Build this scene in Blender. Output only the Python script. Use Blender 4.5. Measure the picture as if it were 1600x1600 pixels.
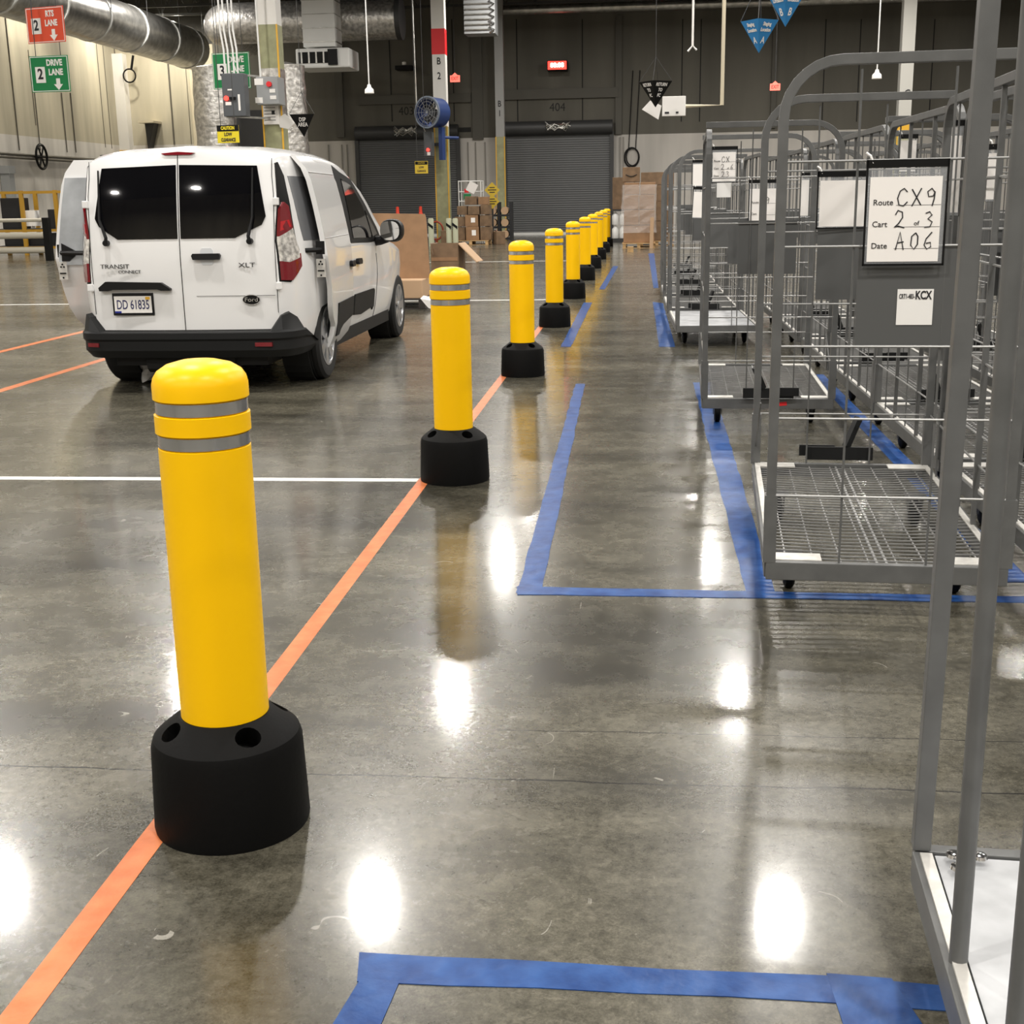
import bpy, bmesh, math, random
from mathutils import Vector, Matrix
PI = math.pi
random.seed(4)
SC = bpy.context.scene
COL = SC.collection
for o in list(bpy.data.objects):
    bpy.data.objects.remove(o)

# ------------------------------------------------------------------ camera
FPX, YAW, PITCH, ROLL, CH = 1966.8, -0.10227, 0.24384, -0.017376, 1.4036
_r = Vector((math.cos(YAW), -math.sin(YAW), 0))
FW = Vector((math.sin(YAW)*math.cos(PITCH), math.cos(YAW)*math.cos(PITCH), -math.sin(PITCH)))
_u = _r.cross(FW)
RT = math.cos(ROLL)*_r + math.sin(ROLL)*_u
UP = -math.sin(ROLL)*_r + math.cos(ROLL)*_u
cam = bpy.data.cameras.new('camera')
cam.sensor_width = 36.0
cam.sensor_fit = 'HORIZONTAL'
cam.lens = FPX/1600*36
cam.clip_end = 200
cam.clip_start = 0.05
camo = bpy.data.objects.new('camera', cam)
COL.objects.link(camo)
m = Matrix.Identity(4)
for i in range(3):
    m[i][0], m[i][1], m[i][2] = RT[i], UP[i], -FW[i]
m[0][3], m[1][3], m[2][3] = 0, 0, CH
camo.matrix_world = m
SC.camera = camo

# ------------------------------------------------------------------ light
SC.view_settings.view_transform = 'Standard'
SC.view_settings.look = 'None'
SC.view_settings.gamma = 1
SC.view_settings.use_curve_mapping = False
SC.view_settings.exposure = 0.14
w = bpy.data.worlds.new('world')
SC.world = w
w.use_nodes = True
w.node_tree.nodes['Background'].inputs[0].default_value = (0.9, 0.93, 1.0, 1)
w.node_tree.nodes['Background'].inputs[1].default_value = 0.05
LAMP_X = (-20.0+5.0, -9.4, -3.75, 2.0, 7.7, 13.4)
LAMP_Y = (-9.0, -0.5, 7.8, 16.05, 24.0, 33.8, 42.3)
LAMP_W = 315.0
LAMP_Z = 8.5
def lamp_light(name, x, y, z, watts, size=0.42, spread=174):
    l = bpy.data.lights.new(name, 'AREA')
    l.shape = 'DISK'; l.size = size; l.energy = watts
    l.color = (1.0, 0.955, 0.89)
    l.spread = math.radians(spread)
    o = bpy.data.objects.new(name, l)
    o.location = (x, y, z)
    COL.objects.link(o)
    return o
for lx in LAMP_X:
    for ly in LAMP_Y:
        if lx == -9.4 and ly > 42: continue      # the cross duct hangs there
        lamp_light('high_bay_glow', lx, ly, LAMP_Z-0.03, LAMP_W)

for ly in (20.0, 28.0, 36.0, 43.0, 48.5):
    lamp_light('wall_side_lamp', -19.2, ly, 8.7, 190, 0.4, 174).data.color = (1.0, 0.93, 0.80)
lamp_light('wall_side_lamp', -17.6, 49.3, 8.4, 150, 0.4).data.color = (1.0, 0.93, 0.80)

def ray(x, y): return RT*((x-800)/FPX) - UP*((y-800)/FPX) + FW
def at(x, y, Y):
    d = ray(x, y); return Vector((0, 0, CH)) + d*(Y/d.y)
def gnd(x, y, z=0.0):
    d = ray(x, y); return Vector((0, 0, CH)) + d*((z-CH)/d.z)

# ------------------------------------------------------------------ materials
MATS = {}
def mat(name, col, rough=0.5, metal=0.0, emit=0, coat=0, var=0.0, scale=8.0, bump=0.0, alpha=1.0, spec=0.5, trans=0.0, col2=None):
    if name in MATS: return MATS[name]
    M = bpy.data.materials.new(name); M.use_nodes = True
    nt = M.node_tree; b = nt.nodes['Principled BSDF']
    b.inputs['Base Color'].default_value = (*col, 1)
    b.inputs['Roughness'].default_value = rough
    b.inputs['Metallic'].default_value = metal
    b.inputs['Specular IOR Level'].default_value = spec
    b.inputs['Coat Weight'].default_value = coat
    b.inputs['Alpha'].default_value = alpha
    b.inputs['Transmission Weight'].default_value = trans
    if emit:
        b.inputs['Emission Color'].default_value = (*col, 1)
        b.inputs['Emission Strength'].default_value = emit
    if var or col2 or bump:
        tc = nt.nodes.new('ShaderNodeTexCoord')
        nz = nt.nodes.new('ShaderNodeTexNoise')
        nz.inputs['Scale'].default_value = scale
        nz.inputs['Detail'].default_value = 6
        nt.links.new(tc.outputs['Object'], nz.inputs['Vector'])
        if var or col2:
            rp = nt.nodes.new('ShaderNodeValToRGB')
            c2 = col2 or tuple(min(1, c*(1+var)) for c in col)
            c1 = col if col2 else tuple(c*(1-var) for c in col)
            rp.color_ramp.elements[0].color = (*c1, 1); rp.color_ramp.elements[0].position = 0.35
            rp.color_ramp.elements[1].color = (*c2, 1); rp.color_ramp.elements[1].position = 0.65
            nt.links.new(nz.outputs['Fac'], rp.inputs['Fac'])
            nt.links.new(rp.outputs['Color'], b.inputs['Base Color'])
        if bump:
            bp = nt.nodes.new('ShaderNodeBump'); bp.inputs['Strength'].default_value = bump
            bp.inputs['Distance'].default_value = 0.02
            nt.links.new(nz.outputs['Fac'], bp.inputs['Height'])
            nt.links.new(bp.outputs['Normal'], b.inputs['Normal'])
    MATS[name] = M
    return M

def floor_mat():
    M = bpy.data.materials.new('polished_concrete'); M.use_nodes = True
    nt = M.node_tree; N = nt.nodes; L = nt.links; b = N['Principled BSDF']
    tc = N.new('ShaderNodeTexCoord')
    def noise(scale, detail, rough=0.6, vec=None, dist=0.0):
        n = N.new('ShaderNodeTexNoise'); n.inputs['Scale'].default_value = scale
        n.inputs['Detail'].default_value = detail; n.inputs['Roughness'].default_value = rough
        n.inputs['Distortion'].default_value = dist
        L.new(vec or tc.outputs['Object'], n.inputs['Vector']); return n.outputs['Fac']
    def ramp(fac, p0, c0, p1, c1):
        r = N.new('ShaderNodeValToRGB')
        r.color_ramp.elements[0].position = p0; r.color_ramp.elements[0].color = (*c0, 1)
        r.color_ramp.elements[1].position = p1; r.color_ramp.elements[1].color = (*c1, 1)
        L.new(fac, r.inputs['Fac']); return r.outputs['Color']
    def mix(fac, a, c, mode='MIX'):
        x = N.new('ShaderNodeMix'); x.data_type = 'RGBA'; x.blend_type = mode
        for s, v in ((0, fac), (6, a), (7, c)):
            if hasattr(v, 'is_output'): L.new(v, x.inputs[s])
            else: x.inputs[s].default_value = v if s == 0 else (*v, 1)
        return x.outputs[2]
    def math_(op, a, c=0.0, d=None):
        x = N.new('ShaderNodeMath'); x.operation = op
        for s, v in enumerate((a, c) if d is None else (a, c, d)):
            if hasattr(v, 'is_output'): L.new(v, x.inputs[s])
            else: x.inputs[s].default_value = v
        return x.outputs[0]
    mp = N.new('ShaderNodeMapping'); mp.inputs['Scale'].default_value = (0.55, 1.6, 1)
    L.new(tc.outputs['Object'], mp.inputs['Vector'])
    big = noise(0.9, 8, 0.65, mp.outputs['Vector'], 0.6)
    fine = noise(38, 12, 0.82); grain = noise(170, 4, 0.7)
    mid = noise(6.5, 12, 0.74, None, 0.35)
    c = ramp(big, 0.36, (0.040, 0.037, 0.028), 0.66, (0.138, 0.127, 0.098))
    c = mix(0.7, c, ramp(mid, 0.34, (0.32, 0.32, 0.31), 0.66, (0.68, 0.68, 0.67)), 'OVERLAY')
    c = mix(0.75, c, ramp(fine, 0.40, (0.24, 0.24, 0.22), 0.60, (0.72, 0.72, 0.72)), 'OVERLAY')
    c = mix(0.5, c, ramp(grain, 0.38, (0.28, 0.28, 0.27), 0.62, (0.70, 0.70, 0.70)), 'OVERLAY')
    # pale scuff marks: thin ridges of a warped noise
    sc = noise(2.3, 2, 0.4, None, 0.7)
    rid = math_('LESS_THAN', math_('ABSOLUTE', math_('SUBTRACT', sc, 0.5)), 0.0022)
    gate = math_('GREATER_THAN', noise(6.0, 3), 0.63)
    c = mix(math_('MULTIPLY', math_('MULTIPLY', rid, gate), 0.5), c, (0.45, 0.43, 0.38))
    # pale drag scratches, stretched two ways, only in patches
    for sxy, rot, gs, gp in (((70, 3.0, 1), 0.35, 1.6, 0.60), ((3.5, 60, 1), -0.15, 2.1, 0.60)):
        m2 = N.new('ShaderNodeMapping'); m2.inputs['Scale'].default_value = sxy; m2.inputs['Rotation'].default_value = (0, 0, rot)
        L.new(tc.outputs['Object'], m2.inputs['Vector'])
        st_ = math_('GREATER_THAN', noise(1.0, 3, 0.6, m2.outputs['Vector']), 0.70)
        c = mix(math_('MULTIPLY', math_('MULTIPLY', st_, math_('GREATER_THAN', noise(gs, 3), gp)), 0.35), c, (0.42, 0.40, 0.35))
    # saw-cut joints
    sx = N.new('ShaderNodeSeparateXYZ'); L.new(tc.outputs['Object'], sx.inputs[0])
    wob = math_('MULTIPLY', math_('SUBTRACT', noise(2.2, 4), 0.5), 0.05)
    yy = math_('ADD', sx.outputs['Y'], wob)
    jf = None
    for jy, hw in ((2.865, 0.0035), (3.17, 0.0022), (10.95, 0.006), (22.0, 0.008), (33.0, 0.01)):
        j = math_('LESS_THAN', math_('ABSOLUTE', math_('SUBTRACT', yy, jy)), hw)
        jf = j if jf is None else math_('MAXIMUM', jf, j)
    for jx in (-8.0, 5.2):
        j = math_('LESS_THAN', math_('ABSOLUTE', math_('SUBTRACT', sx.outputs['X'], jx)), 0.006)
        jf = math_('MAXIMUM', jf, j)
    c = mix(math_('MULTIPLY', jf, 0.92), c, (0.008, 0.007, 0.006))
    L.new(c, b.inputs['Base Color'])
    rr = N.new('ShaderNodeMapRange'); L.new(mid, rr.inputs[0])
    rr.inputs['To Min'].default_value = 0.20; rr.inputs['To Max'].default_value = 0.34
    L.new(rr.outputs[0], b.inputs['Roughness'])
    b.inputs['Specular IOR Level'].default_value = 0.40
    b.inputs['Coat Weight'].default_value = 0.45; b.inputs['Coat IOR'].default_value = 1.5
    r2 = N.new('ShaderNodeMapRange'); L.new(fine, r2.inputs[0]); r2.inputs['To Min'].default_value = 0.06; r2.inputs['To Max'].default_value = 0.15
    L.new(r2.outputs[0], b.inputs['Coat Roughness'])
    bp = N.new('ShaderNodeBump'); bp.inputs['Strength'].default_value = 0.06; bp.inputs['Distance'].default_value = 0.01
    L.new(mid, bp.inputs['Height']); L.new(bp.outputs['Normal'], b.inputs['Normal'])
    return M

def wall_mat(name, upper, band, zb, streak=0.18):
    """painted concrete: band colour below zb, another paint above, vertical panel streaks"""
    M = bpy.data.materials.new(name); M.use_nodes = True
    nt = M.node_tree; N = nt.nodes; L = nt.links; b = N['Principled BSDF']
    tc = N.new('ShaderNodeTexCoord'); sx = N.new('ShaderNodeSeparateXYZ'); L.new(tc.outputs['Object'], sx.inputs[0])
    g = N.new('ShaderNodeMath'); g.operation = 'GREATER_THAN'; L.new(sx.outputs['Z'], g.inputs[0]); g.inputs[1].default_value = zb
    mp = N.new('ShaderNodeMapping'); mp.inputs['Scale'].default_value = (0.9, 0.9, 0.12); L.new(tc.outputs['Object'], mp.inputs[0])
    nz = N.new('ShaderNodeTexNoise'); nz.inputs['Scale'].default_value = 1.1; nz.inputs['Detail'].default_value = 6
    L.new(mp.outputs[0], nz.inputs['Vector'])
    rp = N.new('ShaderNodeValToRGB')
    rp.color_ramp.elements[0].position = 0.3; rp.color_ramp.elements[0].color = (1-streak*1.6,)*3 + (1,)
    rp.color_ramp.elements[1].position = 0.65; rp.color_ramp.elements[1].color = (1, 1, 1, 1)
    L.new(nz.outputs['Fac'], rp.inputs[0])
    mx = N.new('ShaderNodeMix'); mx.data_type = 'RGBA'; L.new(g.outputs[0], mx.inputs[0])
    mx.inputs[6].default_value = (*band, 1); mx.inputs[7].default_value = (*upper, 1)
    ml = N.new('ShaderNodeMix'); ml.data_type = 'RGBA'; ml.blend_type = 'MULTIPLY'; ml.inputs[0].default_value = 1
    L.new(mx.outputs[2], ml.inputs[6]); L.new(rp.outputs[0], ml.inputs[7])
    L.new(ml.outputs[2], b.inputs['Base Color'])
    b.inputs['Roughness'].default_value = 0.75
    return M

def slat_mat(name, col, period, rough=0.5):
    """roll-up curtain: horizontal slats as bump"""
    M = bpy.data.materials.new(name); M.use_nodes = True
    nt = M.node_tree; N = nt.nodes; L = nt.links; b = N['Principled BSDF']
    tc = N.new('ShaderNodeTexCoord'); wv = N.new('ShaderNodeTexWave')
    wv.bands_direction = 'Z'; wv.inputs['Scale'].default_value = 2*PI/20/period
    L.new(tc.outputs['Object'], wv.inputs['Vector'])
    rp = N.new('ShaderNodeValToRGB')
    rp.color_ramp.elements[0].position = 0.1; rp.color_ramp.elements[0].color = (*[c*0.55 for c in col], 1)
    rp.color_ramp.elements[1].position = 0.5; rp.color_ramp.elements[1].color = (*col, 1)
    L.new(wv.outputs['Fac'], rp.inputs[0]); L.new(rp.outputs[0], b.inputs['Base Color'])
    bp = N.new('ShaderNodeBump'); bp.inputs['Strength'].default_value = 0.5; bp.inputs['Distance'].default_value = 0.02
    L.new(wv.outputs['Fac'], bp.inputs['Height']); L.new(bp.outputs[0], b.inputs['Normal'])
    b.inputs['Roughness'].default_value = rough
    return M

def tape_mat(name, c1, c2):
    M = mat(name, c1, 0.36, col2=c2, scale=13, bump=0.15, spec=0.25)
    return M
YEL = mat('yellow_plastic', (0.98, 0.56, 0.0), 0.36, spec=0.25)
BLKRUB = mat('black_rubber', (0.0035, 0.0035, 0.0035), 0.6, bump=0.05, scale=60, spec=0.12)
REFL = mat('reflective_tape', (0.50, 0.51, 0.52), 0.20, 0.9)
WHITE = mat('white_paint', (0.80, 0.80, 0.80), 0.22, coat=0.6)
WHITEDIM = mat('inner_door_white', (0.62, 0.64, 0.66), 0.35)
VGLASS = mat('tinted_glass', (0.004, 0.004, 0.005), 0.03, spec=0.5)
BPLAST = mat('black_plastic', (0.007, 0.007, 0.0075), 0.45, spec=0.25)
GPLAST = mat('grey_plastic', (0.012, 0.0125, 0.013), 0.55, spec=0.22)
DARK = mat('dark_void', (0.003, 0.003, 0.003), 0.8)
TYRE = mat('tyre_rubber', (0.008, 0.008, 0.008), 0.75)
RIM = mat('silver_wheel', (0.42, 0.43, 0.45), 0.3, 0.7)
REDL = mat('red_lens', (0.17, 0.002, 0.008), 0.12, coat=0.5)
REDL2 = mat('bright_red_lens', (0.5, 0.006, 0.012), 0.12, coat=0.5)
CLEARL = mat('clear_lens', (0.62, 0.60, 0.57), 0.12, 0.35, coat=0.5, var=0.45, scale=30)
CHROME = mat('chrome', (0.75, 0.75, 0.76), 0.12, 1.0)
BLANK = mat('blank_panel_reflection', (0.16, 0.165, 0.175), 0.25, coat=0.3)  # dark reflection on the van's white blank panel, put into its colour
CART = mat('cart_grey_paint', (0.108, 0.110, 0.109), 0.42, var=0.10, scale=14)
CARTD = mat('cart_plate_grey', (0.085, 0.087, 0.087), 0.5)
WIRE = mat('zinc_wire', (0.30, 0.30, 0.295), 0.42, 0.5)
ZINC = mat('zinc_plate', (0.60, 0.585, 0.55), 0.45, 0.3, var=0.12, scale=25)
DECKP = mat('pale_deck_panel', (0.42, 0.43, 0.445), 0.45, var=0.14, scale=9)
PAPER = mat('paper', (0.90, 0.87, 0.84), 0.8)
INK = mat('ink', (0.012, 0.012, 0.015), 0.6)
STICK = mat('white_sticker', (0.85, 0.84, 0.82), 0.5)
CLEAR = mat('clear_vinyl', (0.75, 0.78, 0.82), 0.10, alpha=0.13)
CARD = mat('cardboard', (0.28, 0.160, 0.082), 0.8, var=0.10, scale=5)
CARD2 = mat('cardboard_dark', (0.175, 0.110, 0.062), 0.8, var=0.2, scale=6)
CARDL = mat('cardboard_light', (0.48, 0.32, 0.195), 0.8)
WOOD = mat('pallet_wood', (0.52, 0.33, 0.15), 0.75, var=0.2, scale=7)
GALV = mat('galvanized_duct', (0.50, 0.49, 0.46), 0.30, 0.9, var=0.2, scale=5, bump=0.25)
GALVW = mat('pale_sheet_metal', (0.74, 0.74, 0.72), 0.45, 0.12)
FOIL = mat('foil_wrap', (0.60, 0.58, 0.55), 0.30, 0.85, var=0.3, scale=9, bump=1.0)
DSTEEL = mat('dark_steel', (0.05, 0.05, 0.05), 0.5, 0.3)
COLW = mat('column_white', (0.74, 0.72, 0.68), 0.5)
COLGREY = mat('column_grey', (0.30, 0.30, 0.29), 0.5)
COLG = mat('column_sage', (0.30, 0.30, 0.17), 0.6, var=0.15, scale=4)
COLR = mat('red_paint', (0.72, 0.015, 0.02), 0.5)
YPAINT = mat('yellow_paint', (0.72, 0.40, 0.03), 0.5)
SGREEN = mat('sign_green', (0.0, 0.20, 0.055), 0.4)
SRED = mat('sign_red', (0.70, 0.075, 0.03), 0.4)
SWHITE = mat('sign_white', (0.82, 0.80, 0.77), 0.5)
SYEL = mat('sign_yellow', (0.74, 0.60, 0.02), 0.45)
SYEL2 = mat('dull_sign_yellow', (0.60, 0.42, 0.03), 0.5)
SBLUE = mat('sign_blue', (0.018, 0.19, 0.46), 0.5)
SBLACK = mat('sign_black', (0.0045, 0.0045, 0.0045), 0.5, spec=0.2)
EBOX = mat('enclosure_dark', (0.075, 0.082, 0.09), 0.45)
EBOX2 = mat('enclosure_grey', (0.30, 0.31, 0.315), 0.45)
LEDR = mat('red_led', (1.0, 0.03, 0.02), 0.5, emit=4)
LEDW = mat('led_digit', (1.0, 0.45, 0.35), 0.5, emit=7)
EXITM = mat('exit_glow', (1.0, 0.17, 0.12), 0.5, emit=1.3)
LENS = mat('lamp_lens', (1.0, 0.95, 0.87), 0.5, emit=6)
ORANGE = mat('cone_orange', (0.85, 0.055, 0.02), 0.5)
BLUEF = mat('fan_blue', (0.02, 0.045, 0.16), 0.4)
BEIGE = mat('beige_pipe', (0.55, 0.49, 0.36), 0.6)
CHALK = mat('floor_white_paint', (0.78, 0.78, 0.75), 0.4)
TBLUE = tape_mat('blue_tape', (0.006, 0.040, 0.17), (0.026, 0.088, 0.28))
TORANGE = tape_mat('orange_tape', (0.54, 0.140, 0.042), (0.66, 0.21, 0.078))
BIN = mat('bin_black', (0.010, 0.010, 0.012), 0.5)

# ------------------------------------------------------------------ mesh builder
class MB:
    def __init__(s): s.v = []; s.f = []
    def add(s, vs, fs):
        k = len(s.v); s.v += [Vector(v) for v in vs]
        s.f += [tuple(i+k for i in f) for f in fs]; return s
    def box(s, c, d, rot=None):
        c = Vector(c); h = Vector(d)/2
        vs = [Vector((x, y, z)) for x in (-h.x, h.x) for y in (-h.y, h.y) for z in (-h.z, h.z)]
        if rot is not None: vs = [rot @ v for v in vs]
        return s.add([c+v for v in vs], [(0,1,3,2),(4,6,7,5),(0,4,5,1),(2,3,7,6),(0,2,6,4),(1,5,7,3)])
    def box2(s, a, b):
        a = Vector(a); b = Vector(b); return s.box((a+b)/2, (abs(b.x-a.x), abs(b.y-a.y), abs(b.z-a.z)))
    def tube(s, path, r, n=6, closed=False, caps=True):
        P = [Vector(p) for p in path]; k = len(P); rings = []
        up = None
        for i, p in enumerate(P):
            if closed: t = P[(i+1) % k]-P[i-1]
            else: t = (P[min(i+1, k-1)]-P[max(i-1, 0)])
            t.normalize()
            if up is None or abs(up.dot(t)) > 0.98:
                up = Vector((0, 0, 1)) if abs(t.z) < 0.9 else Vector((0, 1, 0))
            a = t.cross(up).normalized(); b = a.cross(t).normalized(); up = b
            rr = r[i] if isinstance(r, (list, tuple)) else r
            off = PI/4 if n == 4 else 0
            rings.append([p + (a*math.cos(2*PI*j/n+off) + b*math.sin(2*PI*j/n+off))*rr for j in range(n)])
        vs = [v for ring in rings for v in ring]; fs = []
        for i in range(k if closed else k-1):
            i2 = (i+1) % k
            for j in range(n):
                fs.append((i*n+j, i*n+(j+1) % n, i2*n+(j+1) % n, i2*n+j))
        if caps and not closed:
            fs.append(tuple(range(n-1, -1, -1))); fs.append(tuple((k-1)*n+j for j in range(n)))
        return s.add(vs, fs)
    def lathe(s, prof, n=24, c=(0, 0, 0), axis='z', a0=0.0):
        """prof: (radius, height) list; closed at ends when radius is 0"""
        c = Vector(c); vs = []; fs = []; idx = []
        for r, h in prof:
            if r < 1e-6:
                idx.append([len(vs)]); vs.append((0, 0, h))
            else:
                idx.append(list(range(len(vs), len(vs)+n)))
                vs += [(r*math.cos(a0+2*PI*j/n), r*math.sin(a0+2*PI*j/n), h) for j in range(n)]
        for a, b in zip(idx, idx[1:]):
            for j in range(n):
                j2 = (j+1) % n
                if len(a) == 1 and len(b) == 1: continue
                if len(a) == 1: fs.append((a[0], b[j2], b[j]))
                elif len(b) == 1: fs.append((a[j], a[j2], b[0]))
                else: fs.append((a[j], a[j2], b[j2], b[j]))
        if axis == 'x': vs = [(h, x, y) for x, y, h in vs]
        if axis == 'y': vs = [(y, h, x) for x, y, h in vs]
        return s.add([c+Vector(v) for v in vs], fs)
    def prism(s, poly, ext):
        """poly: 3-D outline, ext: extrusion vector"""
        n = len(poly); e = Vector(ext); P = [Vector(p) for p in poly]
        return s.add(P+[p+e for p in P], [tuple(range(n-1, -1, -1)), tuple(range(n, 2*n))] + [(i, (i+1) % n, n+(i+1) % n, n+i) for i in range(n)])
    def mesh(s, name):
        me = bpy.data.meshes.new(name); me.from_pydata([tuple(v) for v in s.v], [], s.f)
        bm = bmesh.new(); bm.from_mesh(me); bmesh.ops.recalc_face_normals(bm, faces=bm.faces); bm.to_mesh(me); bm.free()
        return me
    def build(s, name, material, parent=None, smooth=0, loc=None, rotz=0, bevel=0):
        me = s.mesh(name); me.materials.append(material)
        o = bpy.data.objects.new(name, me); COL.objects.link(o)
        if bevel:
            bm = bmesh.new(); bm.from_mesh(me)
            bmesh.ops.bevel(bm, geom=[e for e in bm.edges if e.is_manifold and e.calc_face_angle(0) > 0.6], offset=bevel, segments=2, affect='EDGES', profile=0.6)
            bm.to_mesh(me); bm.free()
        if smooth: shade(me, smooth)
        if parent: o.parent = parent
        if loc is not None: o.location = loc
        if rotz: o.rotation_euler = (0, 0, rotz)
        return o
def shade(me, deg=40):
    me.polygons.foreach_set('use_smooth', [True]*len(me.polygons))
    bm = bmesh.new(); bm.from_mesh(me)
    for e in bm.edges:
        e.smooth = not (len(e.link_faces) == 2 and e.calc_face_angle(0) > math.radians(deg))
    bm.to_mesh(me); bm.free()
def tag(o, label, cat, group=None, kind=None):
    o['label'] = label; o['category'] = cat
    if group: o['group'] = group
    if kind: o['kind'] = kind
    return o
def thing(name, label, cat, loc=(0, 0, 0), rotz=0, group=None, kind=None):
    o = bpy.data.objects.new(name, None); COL.objects.link(o)
    o.location = loc; o.rotation_euler = (0, 0, rotz)
    o.empty_display_size = 0.1
    return tag(o, label, cat, group, kind)
def struct(o, label=None):
    o['kind'] = 'structure'
    if label: o['label'] = label
    return o
def kids(o): return [c for c in bpy.data.objects if c.parent == o]
def dup(root, loc, rotz, label, group=None):
    def cp(o, par):
        c = o.copy(); COL.objects.link(c); c.parent = par
        for ch in KIDS.get(o.name, []): cp(ch, c)
        return c
    r = cp(root, None); r.location = loc; r.rotation_euler = (0, 0, rotz); r['label'] = label
    if group: r['group'] = group
    return r
KIDS = {}
def index_kids(root):
    for c in kids(root):
        KIDS.setdefault(root.name, []).append(c); index_kids(c)

def text(txt, size, material, parent=None, loc=(0, 0, 0), name='lettering', sx=1.0, ax='CENTER', depth=0.002, rotz=0.0, tilt=0.0, bold=0.0, spacing=1.0, basis=None):
    """flat lettering facing -Y (towards the camera), standing upright; tilt turns it in its own plane"""
    cu = bpy.data.curves.new('t', 'FONT'); cu.body = txt; cu.size = size; cu.align_x = ax; cu.align_y = 'CENTER'
    cu.extrude = depth/2; cu.offset = bold; cu.space_line = 0.95; cu.space_character = spacing
    cu.resolution_u = 3
    t = bpy.data.objects.new('t', cu); COL.objects.link(t)
    me = bpy.data.meshes.new_from_object(t.evaluated_get(bpy.context.evaluated_depsgraph_get()))
    bpy.data.objects.remove(t); bpy.data.curves.remove(cu)
    M = Matrix.Rotation(rotz, 4, 'Z') @ Matrix.Rotation(PI/2, 4, 'X') @ Matrix.Rotation(tilt, 4, 'Z') @ Matrix.Diagonal((sx, 1, 1, 1))
    if basis is not None: M = basis @ Matrix.Rotation(tilt, 4, 'Z') @ Matrix.Diagonal((sx, 1, 1, 1))
    me.transform(M); me.materials.clear(); me.materials.append(material)
    o = bpy.data.objects.new(name, me); COL.objects.link(o)
    o.parent = parent; o.location = loc
    return o
def boolean_cut(o, cutter_mb):
    me = cutter_mb.mesh('cut'); c = bpy.data.objects.new('cut', me); COL.objects.link(c)
    c.matrix_world = o.matrix_world
    md = o.modifiers.new('b', 'BOOLEAN'); md.object = c; md.operation = 'DIFFERENCE'; md.solver = 'EXACT'
    bpy.context.view_layer.update()
    new = bpy.data.meshes.new_from_object(o.evaluated_get(bpy.context.evaluated_depsgraph_get()))
    o.modifiers.clear(); old = o.data; o.data = new
    bpy.data.objects.remove(c); bpy.data.meshes.remove(me); bpy.data.meshes.remove(old)
    return o
def patch(poly, mapf, off, thick, grid, name, material, parent=None, smooth=50):
    """a panel cut to the outline poly (2-D) and laid on the curved surface mapf(u,v,offset)"""
    bm = bmesh.new()
    bm.faces.new([bm.verts.new((p[0], p[1], 0)) for p in poly])
    us = [p[0] for p in poly]; vs = [p[1] for p in poly]
    for ax, lo, hi in ((0, min(us), max(us)), (1, min(vs), max(vs))):
        k = max(1, int((hi-lo)/grid))
        for i in range(1, k):
            co = [0, 0, 0]; no = [0, 0, 0]; co[ax] = lo+(hi-lo)*i/k; no[ax] = 1
            bmesh.ops.bisect_plane(bm, geom=bm.verts[:]+bm.edges[:]+bm.faces[:], plane_co=co, plane_no=no)
    bm.verts.index_update()
    V = [v.co.copy() for v in bm.verts]; n = len(V)
    F = [[v.index for v in f.verts] for f in bm.faces]
    B = [(e.verts[0].index, e.verts[1].index) for e in bm.edges if len(e.link_faces) == 1]
    bm.free()
    mb = MB()
    mb.add([mapf(v.x, v.y, off) for v in V]+[mapf(v.x, v.y, off-thick) for v in V],
           [tuple(f) for f in F]+[tuple(i+n for i in reversed(f)) for f in F]+[(a, b, b+n, a+n) for a, b in B])
    return mb.build(name, material, parent, smooth)
def arc(c, r, a0, a1, n, u, v):
    c = Vector(c); u = Vector(u); v = Vector(v)
    return [c + u*(r*math.cos(a0+(a1-a0)*i/n)) + v*(r*math.sin(a0+(a1-a0)*i/n)) for i in range(n+1)]

# ------------------------------------------------------------------ setting
XL, XR, YB, YF, ZC, ZBAND = -20.7, 16.5, 51.0, -14.0, 9.6, 3.74
def slab(name, a, b, material, label=None): return struct(MB().box2(a, b).build(name, material), label)
slab('floor', (XL-0.3, YF-0.3, -0.3), (XR+0.3, YB+0.3, 0), floor_mat())
slab('ceiling', (XL-0.3, YF-0.3, ZC), (XR+0.3, YB+0.3, ZC+0.3), mat('ceiling_deck', (0.06, 0.06, 0.06), 0.8))
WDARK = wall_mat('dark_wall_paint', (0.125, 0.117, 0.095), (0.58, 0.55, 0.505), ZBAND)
WBEIGE = wall_mat('beige_paint_and_lit_end', (0.52, 0.475, 0.36), (0.70, 0.67, 0.62), ZBAND, 0.26)
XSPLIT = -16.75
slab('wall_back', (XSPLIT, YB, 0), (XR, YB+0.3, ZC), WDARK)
slab('wall_back_left', (XL-0.3, YB, 0), (XSPLIT, YB+0.3, 7.5), WBEIGE)  # left end of the back wall: its brighter light is put into a paler colour
slab('wall_back_left_upper', (XL-0.3, YB, 7.5), (XSPLIT, YB+0.3, ZC), mat('dark_roof_band', (0.05, 0.048, 0.042), 0.8))
slab('wall_left', (XL-0.3, YF, 0), (XL, YB, 8.4), WBEIGE)
slab('wall_left_upper', (XL-0.3, YF, 8.4), (XL, YB, ZC), MATS['dark_roof_band'])
slab('wall_right', (XR, YF, 0), (XR+0.3, YB, ZC), WDARK)
slab('wall_front', (XL-0.3, YF-0.3, 0), (XR+0.3, YF, ZC), WBEIGE)
JOIST = mat('joist_steel', (0.045, 0.045, 0.043), 0.6)
n = 0
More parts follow.
